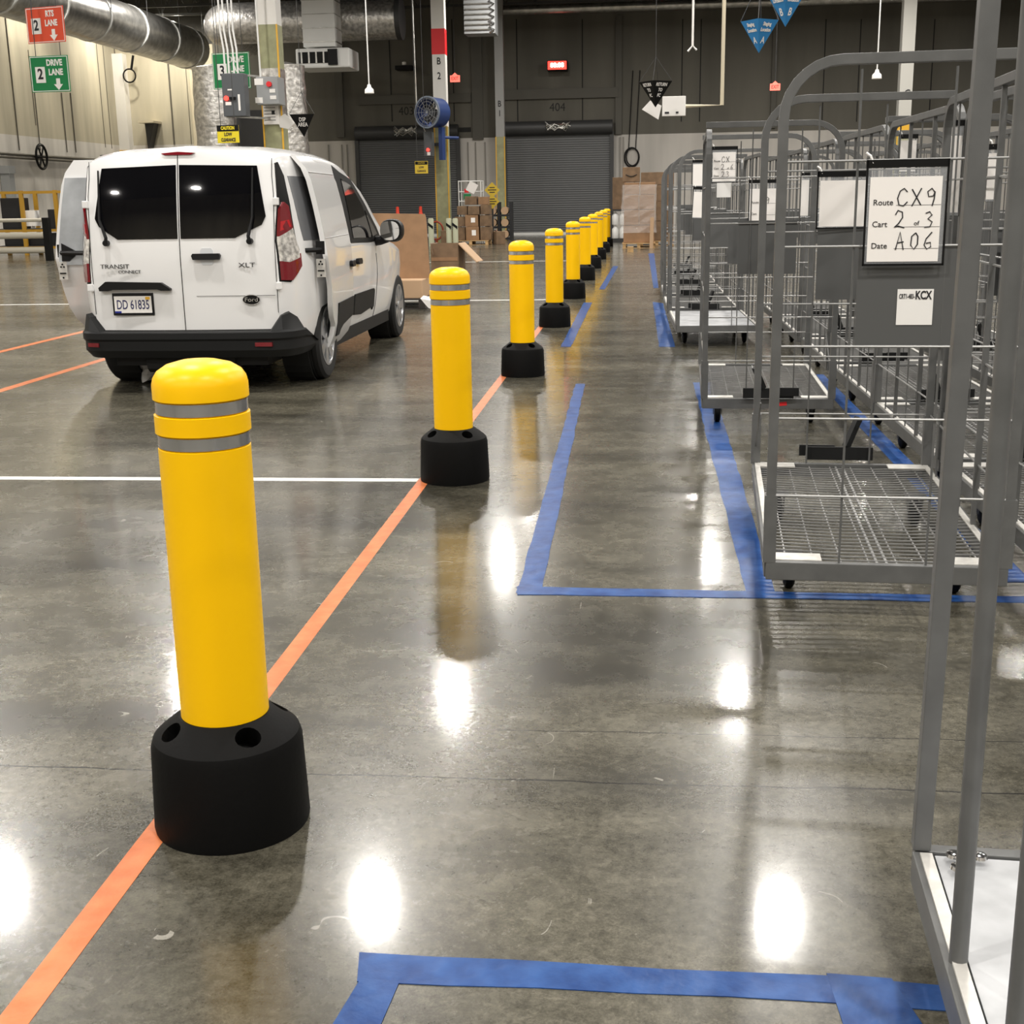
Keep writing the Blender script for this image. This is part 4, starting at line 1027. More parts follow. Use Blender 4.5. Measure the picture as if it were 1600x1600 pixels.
# foil-wrapped vertical ducts behind
for px, w_, lab in ((336, 0.62, 'silver foil-wrapped vertical duct left of the disconnect box'), (450, 0.58, 'silver foil-wrapped vertical duct right of the first column')):
    p = at(px, 170, 38.0)
    f = MB()
    f.lathe([(0, 0), (w_, 0)]+[(w_*(0.93+0.09*((i*7) % 5)/5), i*0.33) for i in range(1, 17)]+[(0, 5.4)], 14, (0, 0, 0))
    tag(f.build('foil_duct', FOIL, None, 35, (p.x, 38.0, 0)), lab, 'duct')
p = at(383, 215, 40.0)
tag(MB().box((0, 0, 2.1), (1.5, 0.4, 4.2)).box((0, -0.22, 3.0), (1.1, 0.05, 0.05)).build('steel_cabinet', DSTEEL, None, 0, (p.x, 40, 0)), 'tall dark steel cabinet between the two foil-wrapped ducts', 'cabinet')

# ------------------------------------------------------------------ signs
def sign(name, label, px0, py0, px1, py1, Y, bg, rotz, border=True, parts=(), cables=True, group=None, post=False):
    a = at(px0, py0, Y); c = at(px1, py1, Y); W_ = abs(c.x-a.x)/math.cos(rotz); H_ = abs(a.z-c.z)
    t = thing(name, label, 'sign', ((a.x+c.x)/2, Y, min(a.z, c.z)), rotz, group)
    MB().box((0, 0, H_/2), (W_, 0.012, H_)).build('panel', bg, t, bevel=0.004)
    if border:
        e = 0.012; m_ = MB()
        for cx, cz, dx_, dz_ in ((0, H_-0.02, W_-0.03, e), (0, 0.02, W_-0.03, e), (-W_/2+0.02, H_/2, e, H_-0.04), (W_/2-0.02, H_/2, e, H_-0.04)): m_.box((cx, -0.007, cz), (dx_, 0.003, dz_))
        m_.build('border', SWHITE, t)
    if cables:
        for s in (-1, 1): MB().tube([(s*W_*0.32, 0, H_-0.02), (s*W_*0.32, 0, ZC-t.location.z)], 0.008, 5).build('hanging_wire', DSTEEL, t)
    return t, W_, H_
def lane_sign(num, word, *a):
    t, W_, H_ = sign(*a)
    MB().box((-W_*0.24, -0.008, H_*0.48), (W_*0.25, 0.004, H_*0.44)).build('number_plate', SWHITE, t)
    text(num, H_*0.40, INK, t, (-W_*0.24, -0.012, H_*0.49), 'number', sx=0.85, bold=0.008)
    text(word, H_*0.235, SWHITE, t, (W_*0.14, -0.009, H_*0.80), sx=0.78, bold=0.006)
    text('LANE', H_*0.235, SWHITE, t, (W_*0.16, -0.009, H_*0.54), sx=0.78, bold=0.006)
    ar = MB().prism([(W_*0.20+x*H_, -0.010, H_*0.05+z*H_) for x, z in ((0, 0.0), (0.14, 0.16), (0.06, 0.16), (0.06, 0.32), (-0.06, 0.32), (-0.06, 0.16), (-0.14, 0.16))], (0, 0.004, 0))
    ar.build('arrow', SWHITE, t)
    return t
lane_sign('2', 'RTS', 'lane_sign', 'red hanging sign reading 2 RTS LANE with a down arrow', 35, 12, 107, 66, 24.0, SRED, R(-14))
lane_sign('2', 'DRIVE', 'lane_sign', 'green hanging sign reading 2 DRIVE LANE with a down arrow', 44, 88, 112, 143, 24.0, SGREEN, R(-4))
lane_sign('3', 'DRIVE', 'lane_sign', 'green sign reading 3 DRIVE LANE behind the conduits', 329, 83, 394, 138, 29.6, SGREEN, R(-8))
t, W_, H_ = sign('caution_sign', 'yellow caution sign reading LOW CLEARANCE above the van roof', 338, 196, 375, 223, 26.0, SYEL, R(-6), False)
MB().box((0, -0.008, H_*0.83), (W_, 0.004, H_*0.34)).build('header', SBLACK, t)
text('CAUTION', H_*0.26, SYEL, t, (0, -0.012, H_*0.83), sx=0.72, bold=0.004)
text('LOW', H_*0.26, INK, t, (0, -0.009, H_*0.48), sx=0.8, bold=0.004)
text('CLEARANCE', H_*0.26, INK, t, (0, -0.009, H_*0.17), sx=0.62, bold=0.004)
t, W_, H_ = sign('caution_sign', 'small yellow caution sign in front of the 403 door, left of the fan column', 648, 252, 669, 271, 39.9, SYEL2, 0, False)
MB().box((0, -0.008, H_*0.84), (W_*0.94, 0.004, H_*0.24)).build('header', SBLACK, t)
text('CAUTION', H_*0.18, SYEL2, t, (0, -0.012, H_*0.84), sx=0.7)
text('LOW', H_*0.22, INK, t, (0, -0.009, H_*0.5), sx=0.8, bold=0.003); text('CLEARANCE', H_*0.22, INK, t, (0, -0.009, H_*0.2), sx=0.6, bold=0.003)
def pyramid_sign(label, px0, px1, pyt, pyb, Y, material, cat, lines, rotz, group=None, wire_to=None, sides=4, tz_=0.0):
    a = at(px0, pyt, Y); c = at(px1, pyt, Y); e = at((px0+px1)/2, pyb, Y)
    W_ = c.x-a.x; H_ = a.z-e.z
    t = thing('pyramid_sign', label, 'sign', ((a.x+c.x)/2, Y, e.z), rotz, group)
    h = W_/2
    if sides == 4: h = W_/2/1.0; base_ = [(-h, -h), (h, -h), (h, h), (-h, h)]
    else: base_ = [(-h, -0.05), (h, -0.05), (0, 1.6*h)]
    mb = MB(); k = len(base_)
    mb.add([(x, y, H_) for x, y in base_]+[(0, 0 if sides == 4 else 0.2*h, 0)], [tuple(range(k))]+[(i, (i+1) % k, k) for i in range(k)])
    mb.build('shell', material, t)
    for q, (fx, dn) in enumerate(((0, 0),)):
        pass
    # lettering lies on the sloping faces
    for fi in ((0, 3) if sides == 4 else (0,)):
        A = Vector((*base_[(fi) % k], H_)); B = Vector((*base_[(fi+1) % k], H_)); D = Vector((0, 0 if sides == 4 else 0.2*h, 0))
        u = (B-A).normalized(); mid = (A+B)/2; v = (mid-D).normalized(); nn = u.cross(v).normalized()
        M = Matrix((u, v, nn)).transposed().to_4x4()
        for s, fr, sz in lines:
            pp = D+(mid-D)*fr+nn*0.004
            text(s, sz*H_, SWHITE, t, pp, basis=M, sx=0.75, bold=0.002)
    top = wire_to if wire_to else 0.6
    for x, y in base_[:3] if sides == 3 else base_: MB().tube([(x, y, H_), (0, 0, H_+top)], 0.005, 4).build('hanging_cord', DSTEEL, t)
    MB().tube([(0, 0, H_+top), (0, 0, ZC-t.location.z)], 0.005, 4).build('hanging_wire', DSTEEL, t)
    return t
pyramid_sign('black hanging triangular sign reading DSP AREA above the van', 453, 492, 179, 214, 25.0, SBLACK, 'sign', [('DSP', 0.76, 0.25), ('AREA', 0.54, 0.25)], R(0), None, 0.42, 3)
pyramid_sign('black hanging pyramid sign reading RETURN TO FC', 1006, 1043, 128, 168, 24.0, SBLACK, 'sign', [('RETURN', 0.86, 0.19), ('TO', 0.66, 0.19), ('FC', 0.46, 0.19)], R(35), None, 0.42)
pyramid_sign('lower blue hanging pyramid sign marked Staging Location A', 1166, 1208, 33, 83, 17.0, SBLUE, 'sign', [('Staging', 0.86, 0.16), ('Location', 0.69, 0.16), ('A', 0.38, 0.30)], R(36), 'blue pyramid signs', 0.5)
pyramid_sign('upper blue hanging pyramid sign marked Staging Location B, cut by the top edge', 1205, 1253, -16, 42, 15.0, SBLUE, 'sign', [('Staging', 0.86, 0.16), ('Location', 0.69, 0.16), ('B', 0.38, 0.30)], R(36), 'blue pyramid signs', 0.5)
c3, w_, h_ = boxpx(1035, 151, 1071, 181, 25.0, 0.1)
wb = thing('arrow_box', 'white box sign with a tilted square plate, hanging behind the black pyramid', 'sign', c3)
MB().box((0, 0, h_/2), (w_, 0.10, h_)).build('box_panel', SWHITE, wb, bevel=0.006)
MB().prism([(x-c3.x, -0.03, z-c3.z) for x, z in [(at(*q, 24.8).x, at(*q, 24.8).z) for q in ((1003, 170), (1016, 156), (1034, 164), (1029, 186))]], (0, 0.03, 0)).build('tilted_plate', SWHITE, wb)
for x, s in ((-0.13, 0.08), (0.06, 0.05)): MB().box((x, -0.052, 0.06), (s, 0.006, 0.035)).build('slot', INK, wb)
p = at(437, 192, 29.74)
tag(MB().prism([(-0.05, 0, 0.1), (0.13, 0, 0.2), (0.36, 0, 0.0), (0.2, 0, -0.14), (0, 0, -0.1)], (0, 0.03, 0)).build('white_bracket', SWHITE, None, 0, (p.x, p.y, p.z)), 'pale pointed bracket between the first column and the black triangular sign', 'bracket')
# clock and exit signs
c4, w_, h_ = boxpx(856, 96, 885, 108, 50.4, 0.1)
ck = thing('led_clock', 'glowing red digital clock high on the wall above the 404 door', 'clock', c4)
MB().box((0, 0.3, h_/2), (w_+0.06, 0.58, h_+0.06)).build('case', SBLACK, ck)
MB().box((0, -0.005, h_/2), (w_, 0.02, h_)).build('display', LEDR, ck)
text('88:88', h_*0.75, LEDW, ck, (0, -0.02, h_/2), 'digits', sx=1.05, bold=0.01)
for px, py, Y, lab in ((711, 123, 46.0, 'small glowing exit sign right of the column marked B 2'), (1211, 136, 46.0, 'small glowing exit sign above the cart hoops at right')):
    p = at(px, py, Y)
    ex = thing('exit_sign', lab, 'sign', p)
    MB().box((0, 0, 0), (0.34, 0.06, 0.22)).build('face', EXITM, ex)
    text('EXIT', 0.17, COLR, ex, (0, -0.034, 0), sx=0.75, bold=0.002)
    MB().prism([(-0.1, -0.02, 0.11), (0.1, -0.02, 0.11), (0, -0.02, 0.2)], (0, 0.04, 0)).build('canopy_plate', EXITM, ex)
    MB().tube([(0, 0, 0.18), (0, 0, ZC-p.z)], 0.015, 5).build('hanger_rod', DSTEEL, ex)
p = at(630, 100, 50.3)
el = thing('emergency_light', 'small dark wall light with one white lamp left of the column marked B 2', 'lamp', p)
MB().box((0, 0.35, -0.12), (0.65, 0.7, 0.14)).build('housing', SBLACK, el)
MB().lathe([(0, 0), (0.08, 0.02), (0.08, 0.12), (0, 0.14)], 12, (0.02, 0.1, -0.04)).build('lamp_head', SWHITE, el, 40)

# ------------------------------------------------------------------ fan on the B 2 column
p = at(677, 176, 41.3)
fan = thing('barrel_fan', 'blue barrel fan mounted on the column marked B 2', 'fan', p, R(-28))
MB().lathe([(0.40, 0.30), (0.45, 0.30), (0.47, -0.30), (0.47, -0.34), (0.44, -0.34), (0.44, 0.30)], 32, (0, 0, 0), 'y').build('drum', BLUEF, fan, 40)
MB().lathe([(0.44, -0.345), (0.49, -0.345), (0.49, -0.30), (0.44, -0.30)], 32, (0, 0, 0), 'y').build('rim', mat('fan_rim', (0.16, 0.19, 0.24), 0.35), fan, 40)
MB().lathe([(0, -0.05), (0.10, -0.05), (0.12, 0.1), (0, 0.1)], 16, (0, 0, 0), 'y').build('hub', EBOX, fan, 40)
for k in range(5):
    rt = Matrix.Rotation(k*2*PI/5, 3, 'Y')
    MB().prism([rt @ Vector(q) for q in ((0.08, -0.02, -0.05), (0.40, -0.06, -0.10), (0.41, 0.06, 0.12), (0.08, 0.04, 0.05))], (0, 0.012, 0)).build('blade', DSTEEL, fan)
g_ = MB()
for rr in (0.12, 0.22, 0.32, 0.41): g_.tube([(rr*math.cos(j*PI/16), -0.335, rr*math.sin(j*PI/16)) for j in range(32)], 0.005, 4, True)
for k in range(12): g_.tube([(0, -0.34, 0), (0.45*math.cos(k*PI/6), -0.335, 0.45*math.sin(k*PI/6))], 0.005, 4)
g_.build('guard_grille', EBOX2, fan)
MB().tube([(0.1, 0.2, -0.46), (0.1, 0.3, -1.15)], 0.06, 6).tube([(0.1, 0.3, -0.75), (0.25, 0.95, -0.75)], 0.05, 6).build('fan_arm', BLUEF, fan)
MB().box((0.22, 0.12, -0.95), (0.14, 0.16, 1.0)).build('bracket_plate', BLUEF, fan)
vv = Matrix.Rotation(R(28), 3, 'Z') @ Vector((pB.x-p.x, 42.31-p.y, -0.15))
MB().tube([(0, 0.2, -0.15), vv], 0.06, 6).build('mount_bar', BLUEF, fan)
c5, w_, h_ = boxpx(662, 206, 676, 244, 41.6, 0.2)
fb = thing('fan_switch_box', 'dark switch box with red lamp under the blue fan', 'electrical box', c5)
MB().box((0, 0.2, h_/2), (w_, 0.5, h_)).build('enclosure', EBOX, fb, bevel=0.01)
MB().lathe([(0, -0.03), (0.05, -0.03), (0.05, 0), (0, 0)], 12, (0.0, -0.06, h_*0.26), 'y').build('red_lamp', LEDR, fb)
MB().box((0.02, -0.06, h_*0.1), (0.1, 0.02, 0.1)).build('label_plate', SWHITE, fb)
MB().tube([(-0.1, 0.1, h_), (-0.35, 0.1, h_+0.8), (-0.38, 0.1, ZC-c5.z)], 0.02, 5).build('conduit', GALV, fb)
MB().box((0.2, 0.5, h_*0.5), (0.5, 0.1, 0.1)).build('mount_strut', DSTEEL, fb)

# ------------------------------------------------------------------ floor-standing things at the back
def gpx(px, py): q = gnd(px, py); return Vector((q.x, q.y, 0))
def cbox(loc, w_, d_, h_, label, material=CARD, rotz=0.0, group=None, tape=True, name='cardboard_box', lab=False):
    o = MB().box((0, 0, h_/2), (w_, d_, h_)).build(name, material, None, 0, loc, rotz, 0.012)
    tag(o, label, 'box', group)
    if tape: MB().box((0, 0, h_+0.001), (0.06, d_+0.004, 0.003)).build('tape_strip', CARDL, o)
    if lab: MB().box((0.05, -d_/2-0.003, h_*0.55), (w_*0.32, 0.004, h_*0.4)).build('shipping_label', PAPER, o)
    return o
def pallet(loc, w_, d_, label, rotz=0.0, material=WOOD):
    t = thing('pallet', label, 'pallet', loc, rotz)
    for i in range(5): MB().box((0, -d_/2+0.06+(d_-0.12)*i/4, 0.132), (w_, d_*0.15, 0.02)).build('deck_board', material, t)
    for x in (-w_/2+0.06, 0, w_/2-0.06):
        MB().box((x, 0, 0.066), (0.09, d_, 0.11)).build('stringer', material, t)
    for y in (-d_/2+0.05, d_/2-0.05): MB().box((0, y, 0.006), (w_, 0.09, 0.012)).build('bottom_board', material, t)
    return t
# pile of boxes on a pallet left of the 404 door
pb = gpx(735, 383); bx, by = pb.x, pb.y+0.55
pallet((bx, by, 0), 1.15, 1.0, 'wooden pallet under the pile of brown boxes')
PG = 'brown boxes piled on the pallet'
tiers = [
 (0.145, [(-0.36, -0.05, 0.36, .40, 'bottom tier, left end'), (0.05, -0.12, 0.44, .42, 'bottom tier, middle, with a white label'), (0.47, -0.05, 0.38, .40, 'bottom tier, right end')]),
 (0.570, [(-0.37, -0.02, 0.34, .30, 'second tier, left'), (0.03, -0.10, 0.44, .36, 'second tier, middle, with a white label'), (0.45, -0.02, 0.36, .34, 'second tier, right')]),
 (0.935, [(-0.28, 0.0, 0.34, .27, 'third tier, left'), (0.10, -0.12, 0.38, .26, 'third tier, middle'), (0.46, -0.02, 0.30, .30, 'third tier, right')]),
 (1.240, [(0.0, 0.0, 0.40, .26, 'top tier, left'), (0.40, 0.02, 0.34, .24, 'top tier, right')])]
rnd = random.Random(3)
for zi, (z, bs) in enumerate(tiers):
    for x, y, w_, h_, lab in bs:
        o = cbox((bx+x, by+y, z), w_*0.94, 0.55, h_, 'brown cardboard box in the back pile, '+lab, CARD2 if rnd.random() < 0.6 else CARD, rnd.uniform(-.04, .04), PG, True, lab=('label' in lab))
        o.rotation_euler = (0, rnd.uniform(-.012, .012), o.rotation_euler.z)
cbox((bx-0.78, by-0.3, 0), 0.36, 0.4, 0.46, 'brown box on the floor left of the back pile', CARD2, 0.1)
cbox((bx+0.88, by-0.2, 0), 0.30, 0.4, 0.40, 'crumpled brown box on the floor right of the back pile', CARD2, 0.4)
# wire basket with papers behind the pile
p = at(736, 318, by+1.0)
wc = thing('wire_basket_cart', 'white wire basket cart with papers behind the pile of boxes', 'cart', (p.x, by+1.05, 0))
for x in (-0.36, 0.36):
    for y in (-0.3, 0.3): MB().tube([(x, y, 0), (x, y, 2.0)], 0.02, 6).build('post', GALVW, wc)
for z in (0.3, 1.35, 1.65, 1.98):
    MB().tube([(-0.36, -0.3, z), (0.36, -0.3, z), (0.36, 0.3, z), (-0.36, 0.3, z)], 0.016, 5, True).build('wire_rail', GALVW, wc)
MB().box((0.08, -0.34, 1.78), (0.30, 0.01, 0.32), Matrix.Rotation(0.5, 3, 'Y')).build('paper_sheet', PAPER, wc)
MB().box((-0.10, -0.33, 1.68), (0.14, 0.02, 0.12)).build('red_tag', COLR, wc)
MB().box((-0.08, -0.33, 1.50), (0.24, 0.02, 0.16)).build('green_tag', SGREEN, wc)
# yellow diamond signs on a stand
p = at(769, 302, by+0.75)
ds = thing('diamond_sign', 'two yellow diamond warning signs on one stand beside the box pile', 'sign', (p.x, by+0.75, 0))
for i, py in enumerate((302, 338-4)):
    z = at(768, 297 if i == 0 else 315, by+0.6).z; k = 0.25 if i == 0 else 0.235
    MB().prism([(0, -0.02*i, z-k), (k, -0.02*i, z), (0, -0.02*i, z+k), (-k, -0.02*i, z)], (0, 0.012, 0)).build('diamond_panel', SYEL2, ds)
    for j, s in enumerate(('SLOW', 'WARNING', 'ZONE') if False else ()): pass
    for j in range(3): MB().box((0, -0.02*i-0.004, z+0.08-j*0.075), (0.27-abs(j-1)*0.10, 0.004, 0.028)).build('marking_bar', INK, ds)
MB().tube([(0, 0.04, 0), (0, 0.04, 1.9)], 0.03, 6).build('stand_post', DSTEEL, ds); MB().box((0, 0.04, 0.03), (0.3, 0.3, 0.06)).build('stand_foot', DSTEEL, ds)
# black rack of rolls
p = gpx(780, 376)
rk = thing('roll_rack', 'black rack holding rolls of brown paper beside the box pile', 'rack', p)
for x in (-0.42, 0.0, 0.42): MB().box((x, 0.2, 0.65), (0.10, 0.5, 1.3)).build('upright', BIN, rk)
for z in (0.06, 0.45, 0.85): MB().box((0, 0.22, z), (0.9, 0.5, 0.06)).build('shelf', BIN, rk)
RG = 'paper rolls in the black rack'
for zi, (z, zl) in enumerate(((0.09, 'bottom'), (0.48, 'middle'), (0.88, 'top'))):
    for x, xl in ((-0.21, 'left'), (0.21, 'right')):
        tag(MB().lathe([(0, -0.02), (0.13, -0.02), (0.13, 0.42), (0, 0.42)], 18, (0, 0, 0.13), 'y').build('paper_roll', CARDL, None, 40, (p.x+x, p.y, z)), 'brown paper roll, %s shelf, %s side of the black rack' % (zl, xl), 'roll', RG)
# traffic delineator cones
for px, lab in ((621, 'left one of two red cones behind the cardboard sheet'), (657, 'right one of two red cones behind the cardboard sheet')):
    q = at(px, 323, 46.0)
    t = thing('traffic_cone', lab, 'cone', (q.x, 46.0, 0), 0, 'red cones before the 403 door')
    MB().lathe([(0, 1.2), (0.05, 1.19), (0.06, 0.98), (0.10, 0.9), (0.11, 0.80), (0.13, 0.72), (0.17, 0.10), (0.0, 0.10)], 20).build('cone_body', ORANGE, t, 40)
    MB().lathe([(0.125, 0.72), (0.132, 0.72), (0.152, 0.40), (0.14, 0.40)], 20).build('reflective_collar', SWHITE, t, 40)
    MB().box((0, 0, 0.05), (0.42, 0.42, 0.10)).build('cone_base', BLKRUB, t, bevel=0.02)
# pale guard posts with black chevrons round the column
for px, py, lab in ((673, 385, 'pale guard post with black chevron left of the column marked B 2'), (701, 384, 'pale guard post with black chevron just right of the fan column'), (711, 385, 'rightmost pale guard post with black chevron by the fan column')):
    q = at(px, 341, 39.8)
    t = thing('guard_post', lab, 'post', (q.x, 39.8, 0), 0, 'pale guard posts by the fan column')
    MB().lathe([(0, 0), (0.088, 0), (0.088, q.z-0.04), (0.07, q.z), (0, q.z)], 20).build('post_body', mat('pale_sage', (0.45, 0.46, 0.33), 0.6), t, 40)
    MB().prism([(-0.075, -0.092, q.z-0.22), (0.075, -0.092, q.z-0.33), (0.075, -0.092, q.z-0.24), (-0.075, -0.092, q.z-0.13)], (0, 0.03, 0)).build('chevron', SBLACK, t)
p = at(684, 360, 41.9)
hs = MB(); hs.tube([(0.22*math.cos(j*PI/10), 0, 0.22*math.sin(j*PI/10)*1.3) for j in range(20)], 0.03, 6, True)
hs.tube([(0.0, 0, -0.28), (0.0, 0, -p.z+0.03)], 0.04, 6)
tag(hs.build('hose_reel', mat('hose_red', (0.30, 0.04, 0.015), 0.5), None, 40, (p.x, 41.6, p.z)), 'red-orange hose ring on a stand at the foot of the fan column', 'hose')
# ---- cardboard in front of the van
YP = 16.6
pk = pallet((-3.55, YP+0.55, 0), 1.5, 1.0, 'dark worn pallet under the cardboard in front of the van', 0.0, mat('dark_wood', (0.06, 0.05, 0.045), 0.8))
a = at(633, 448, YP); 
cbox((-3.62, YP+0.55, 0.145), 1.55, 1.0, 0.24, 'flat light brown carton lying on the dark pallet in front of the van', CARDL, 0.0, None, False)
q0 = at(585, 343, 17.35); q1 = at(668, 346, 17.35); q2 = at(676, 445, 17.2)
sh = MB().prism([(q0.x-q2.x-0.5, 0.12, q0.z-q2.z), (q1.x-q2.x, 0.12, q1.z-q2.z), (q1.x-q2.x+0.02, 0.11, q1.z-q2.z-0.06), (0, 0, 0), (q0.x-q2.x-0.5, 0, 0.0)], (0, 0.03, 0))
tag(sh.build('cardboard_sheet', CARD, None, 0, (q2.x, 17.0, 0.386)), 'large upright brown cardboard sheet beyond the van hood', 'cardboard')
q = at(698, 381, 18.6); q3 = at(675, 381, 18.6); q4 = at(718, 381, 18.6)
ob = thing('open_box', 'open brown cardboard box with one flap folded out, beyond the second bollard', 'box', ((q3.x+q4.x)/2, 18.6+0.2, 0), R(-6))
w_ = q4.x-q3.x; h_ = q.z
mb = MB(); th = 0.012
for x in (-1, 1): mb.box((x*w_/2, 0, h_/2), (th, w_, h_))
for y in (-1, 1): mb.box((0, y*w_/2, h_/2), (w_, th, h_))
mb.box((0, 0, 0.01), (w_, w_, th)); mb.build('carton', CARD2, ob)
MB().prism([(w_/2, -w_/2, h_), (w_/2+0.27, -w_/2, h_-0.27), (w_/2+0.27, w_/2, h_-0.27), (w_/2, w_/2, h_)], (0.01, 0, 0.01)).build('flap', CARDL, ob)
MB().prism([(-w_/2, -w_/2, h_), (-w_/2+0.05, -w_/2-0.06, h_-0.16), (-w_/2-0.06, w_/2, h_-0.16), (-w_/2, w_/2, h_)], (-0.01, 0, 0.01)).build('flap', CARD2, ob)
MB().box((0, -w_/2-0.008, h_*0.72), (w_*0.98, 0.004, 0.05)).build('tape_strip', CARD, ob)
p = at(668, 478, 16.3)
tag(MB().prism([(0, 0, 0), (0.16, 0, -0.03), (0.22, 0, -0.16), (0.1, 0, -0.12)], (0, 0.25, 0.02)).build('torn_paper', PAPER, None, 0, (p.x-0.1, YP-0.25, 0.165)), 'torn white paper scrap sticking out under the flat carton', 'paper')
# plastic under the van
rnd = random.Random(9); mb = MB()
mb.lathe([(0, 0)]+[(0.15*rnd.uniform(.6, 1), 0.01+0.05*i) for i in range(4)]+[(0, 0.21)], 11)
mb.v = [v+Vector((rnd.uniform(-.03, .03), rnd.uniform(-.03, .03), max(0, rnd.uniform(-.02, .03)))) for v in mb.v]
q = gpx(246, 597)
tag(mb.build('crumpled_plastic', mat('cloudy_plastic', (0.42, 0.41, 0.40), 0.3), None, 0, (q.x, q.y, 0)), 'crumpled grey plastic film on the floor behind the van, above the nearest bollard', 'plastic film')
# ---- shrink-wrapped pallet at the end of the aisle
pp = gpx(998, 388); wx, wy = pp.x, pp.y+0.6
pallet((wx, wy, 0), 0.92, 1.1, 'wooden pallet under the shrink-wrapped boxes at the end of the aisle')
WG = 'boxes wrapped on the pallet at the aisle end'
for z, h_, xs in ((0.145, 0.48, (('full width bottom box', 0.0, 0.86),)), (0.63, 0.42, (('second layer, left', -0.21, 0.42), ('second layer, right', 0.22, 0.42))),
                  (1.055, 0.40, (('third layer, left', -0.22, 0.42), ('third layer, right', 0.21, 0.42))), (1.46, 0.33, (('fourth layer, left', -0.2, 0.42), ('fourth layer, right', 0.24, 0.42)))):
    for lab, x, w_ in xs: cbox((wx+x, wy, z), w_, 0.9, h_-0.006, 'wrapped brown box on the aisle-end pallet, '+lab, CARD if z > 0.5 else CARD, 0, WG, False)
tb = cbox((wx-0.22, wy-0.05, 1.80), 0.48, 0.6, 0.40, 'brown box with a curved black smile mark, on top of the wrapped pallet', CARD2, 0.0, None, False)
MB().tube([(-0.15+0.3*i/8, -0.305, 0.2-0.05*math.sin(PI*i/8)) for i in range(9)], 0.012, 5).build('smile_mark', SBLACK, tb)
WRAP = mat('stretch_wrap', (0.85, 0.82, 0.80), 0.06, alpha=0.24, bump=1.0, scale=11, spec=1.0)
mb = MB(); rnd = random.Random(5); rows = []
for i in range(10):
    z = 0.42+i*0.145; rows.append([(x*(0.465+rnd.uniform(-.012, .035)), y*(0.475+rnd.uniform(-.01, .03)), z) for x, y in ((-1, -1), (-.5, -1), (0, -1), (.5, -1), (1, -1), (1, 0), (1, 1), (0, 1), (-1, 1), (-1, 0))])
mb.add([p for r in rows for p in r], [(i*10+j, i*10+(j+1) % 10, (i+1)*10+(j+1) % 10, (i+1)*10+j) for i in range(9) for j in range(10)])
tag(mb.build('stretch_wrap', WRAP, None, 0, (wx, wy, 0)), 'clear stretch wrap round the boxes on the aisle-end pallet', 'stretch wrap')
q = at(1024, 350, wy+0.8)
pallet((q.x+0.05, wy+1.6, 0), 1.0, 1.1, 'pallet behind the wrapped boxes, half hidden by the carts')
for i, z in enumerate((0.145, 0.70, 1.25, 1.72)):
    cbox((q.x+0.05, wy+1.6, z), 0.95, 0.9, (0.55, 0.55, 0.46, 0.36)[i], 'brown box in the stack behind the wrapped pallet, %s from the floor' % ('first', 'second', 'third', 'fourth')[i], CARD2, 0, 'stack behind the wrapped pallet')
p = at(1018, 367, wy-0.3)
tag(MB().box((0, 0, 0.42), (0.10, 0.06, 0.84), Matrix.Rotation(0.02, 3, 'Y')).build('wood_plank', CARDL, None, 0, (p.x, wy-0.66, 0.0)), 'pale upright wooden plank at the right side of the wrapped pallet', 'plank')
q = gpx(967, 379)
cbox((q.x, q.y+0.4, 1.02), 0.42, 0.45, 0.98, 'tall brown box standing on the white jug crate left of the wrapped pallet', CARD2)
jc = thing('jug_crate', 'cart of white jugs left of the wrapped pallet', 'crate', (q.x, q.y+0.4, 0))
MB().box((0, 0, 0.06), (0.55, 0.5, 0.12)).build('cart_bed', DSTEEL, jc); MB().box((0, 0, 0.99), (0.52, 0.5, 0.05)).build('shelf', DSTEEL, jc)
for x in (-0.24, 0.24):
    for y in (-0.22, 0.22): MB().tube([(x, y, 0.1), (x, y, 0.99)], 0.015, 5).build('cart_post', DSTEEL, jc)
for i, (x, z, xl, zl) in enumerate(((-0.12, 0.125, 'left', 'lower'), (0.12, 0.125, 'right', 'lower'), (-0.12, 0.545, 'left', 'upper'), (0.12, 0.545, 'right', 'upper'))):
    j = MB().lathe([(0, 0), (0.10, 0), (0.105, 0.02), (0.105, 0.28), (0.05, 0.36), (0.03, 0.37), (0.03, 0.40), (0, 0.40)], 16).build('jug', GALVW, None, 40, (q.x+x, q.y+0.28, z))
    tag(j, '%s %s white jug in the crate cart at the aisle end' % (zl, xl), 'jug', 'white jugs in the crate cart')
q = gpx(985, 394)
tag(MB().box((0, 0, 0.07), (0.16, 0.2, 0.14)).build('wood_block', WOOD, None, 0, q), 'small wooden block on the floor before the wrapped pallet', 'block')
# cable loop on the back wall
p = at(987, 246, 50.955)
cl = MB(); cl.tube([(0.28*math.cos(j*PI/12), 0, 0.36*math.sin(j*PI/12)) for j in range(24)], 0.03, 6, True); cl.tube([(0.24*math.cos(j*PI/12)+0.03, -0.04, 0.33*math.sin(j*PI/12)+0.02) for j in range(24)], 0.025, 6, True)
for x in (-0.12, 0.15): cl.tube([(x, 0.0, 0.3), (x+0.15, 0.0, 3.2)], 0.018, 5)
cl.tube([(0.1, 0, -0.33), (0.12, 0, -1.2)], 0.018, 5)
tag(cl.build('cable_loop', SBLACK, None, 0, p), 'black cable loop hanging on the back wall right of the 404 door', 'cable')

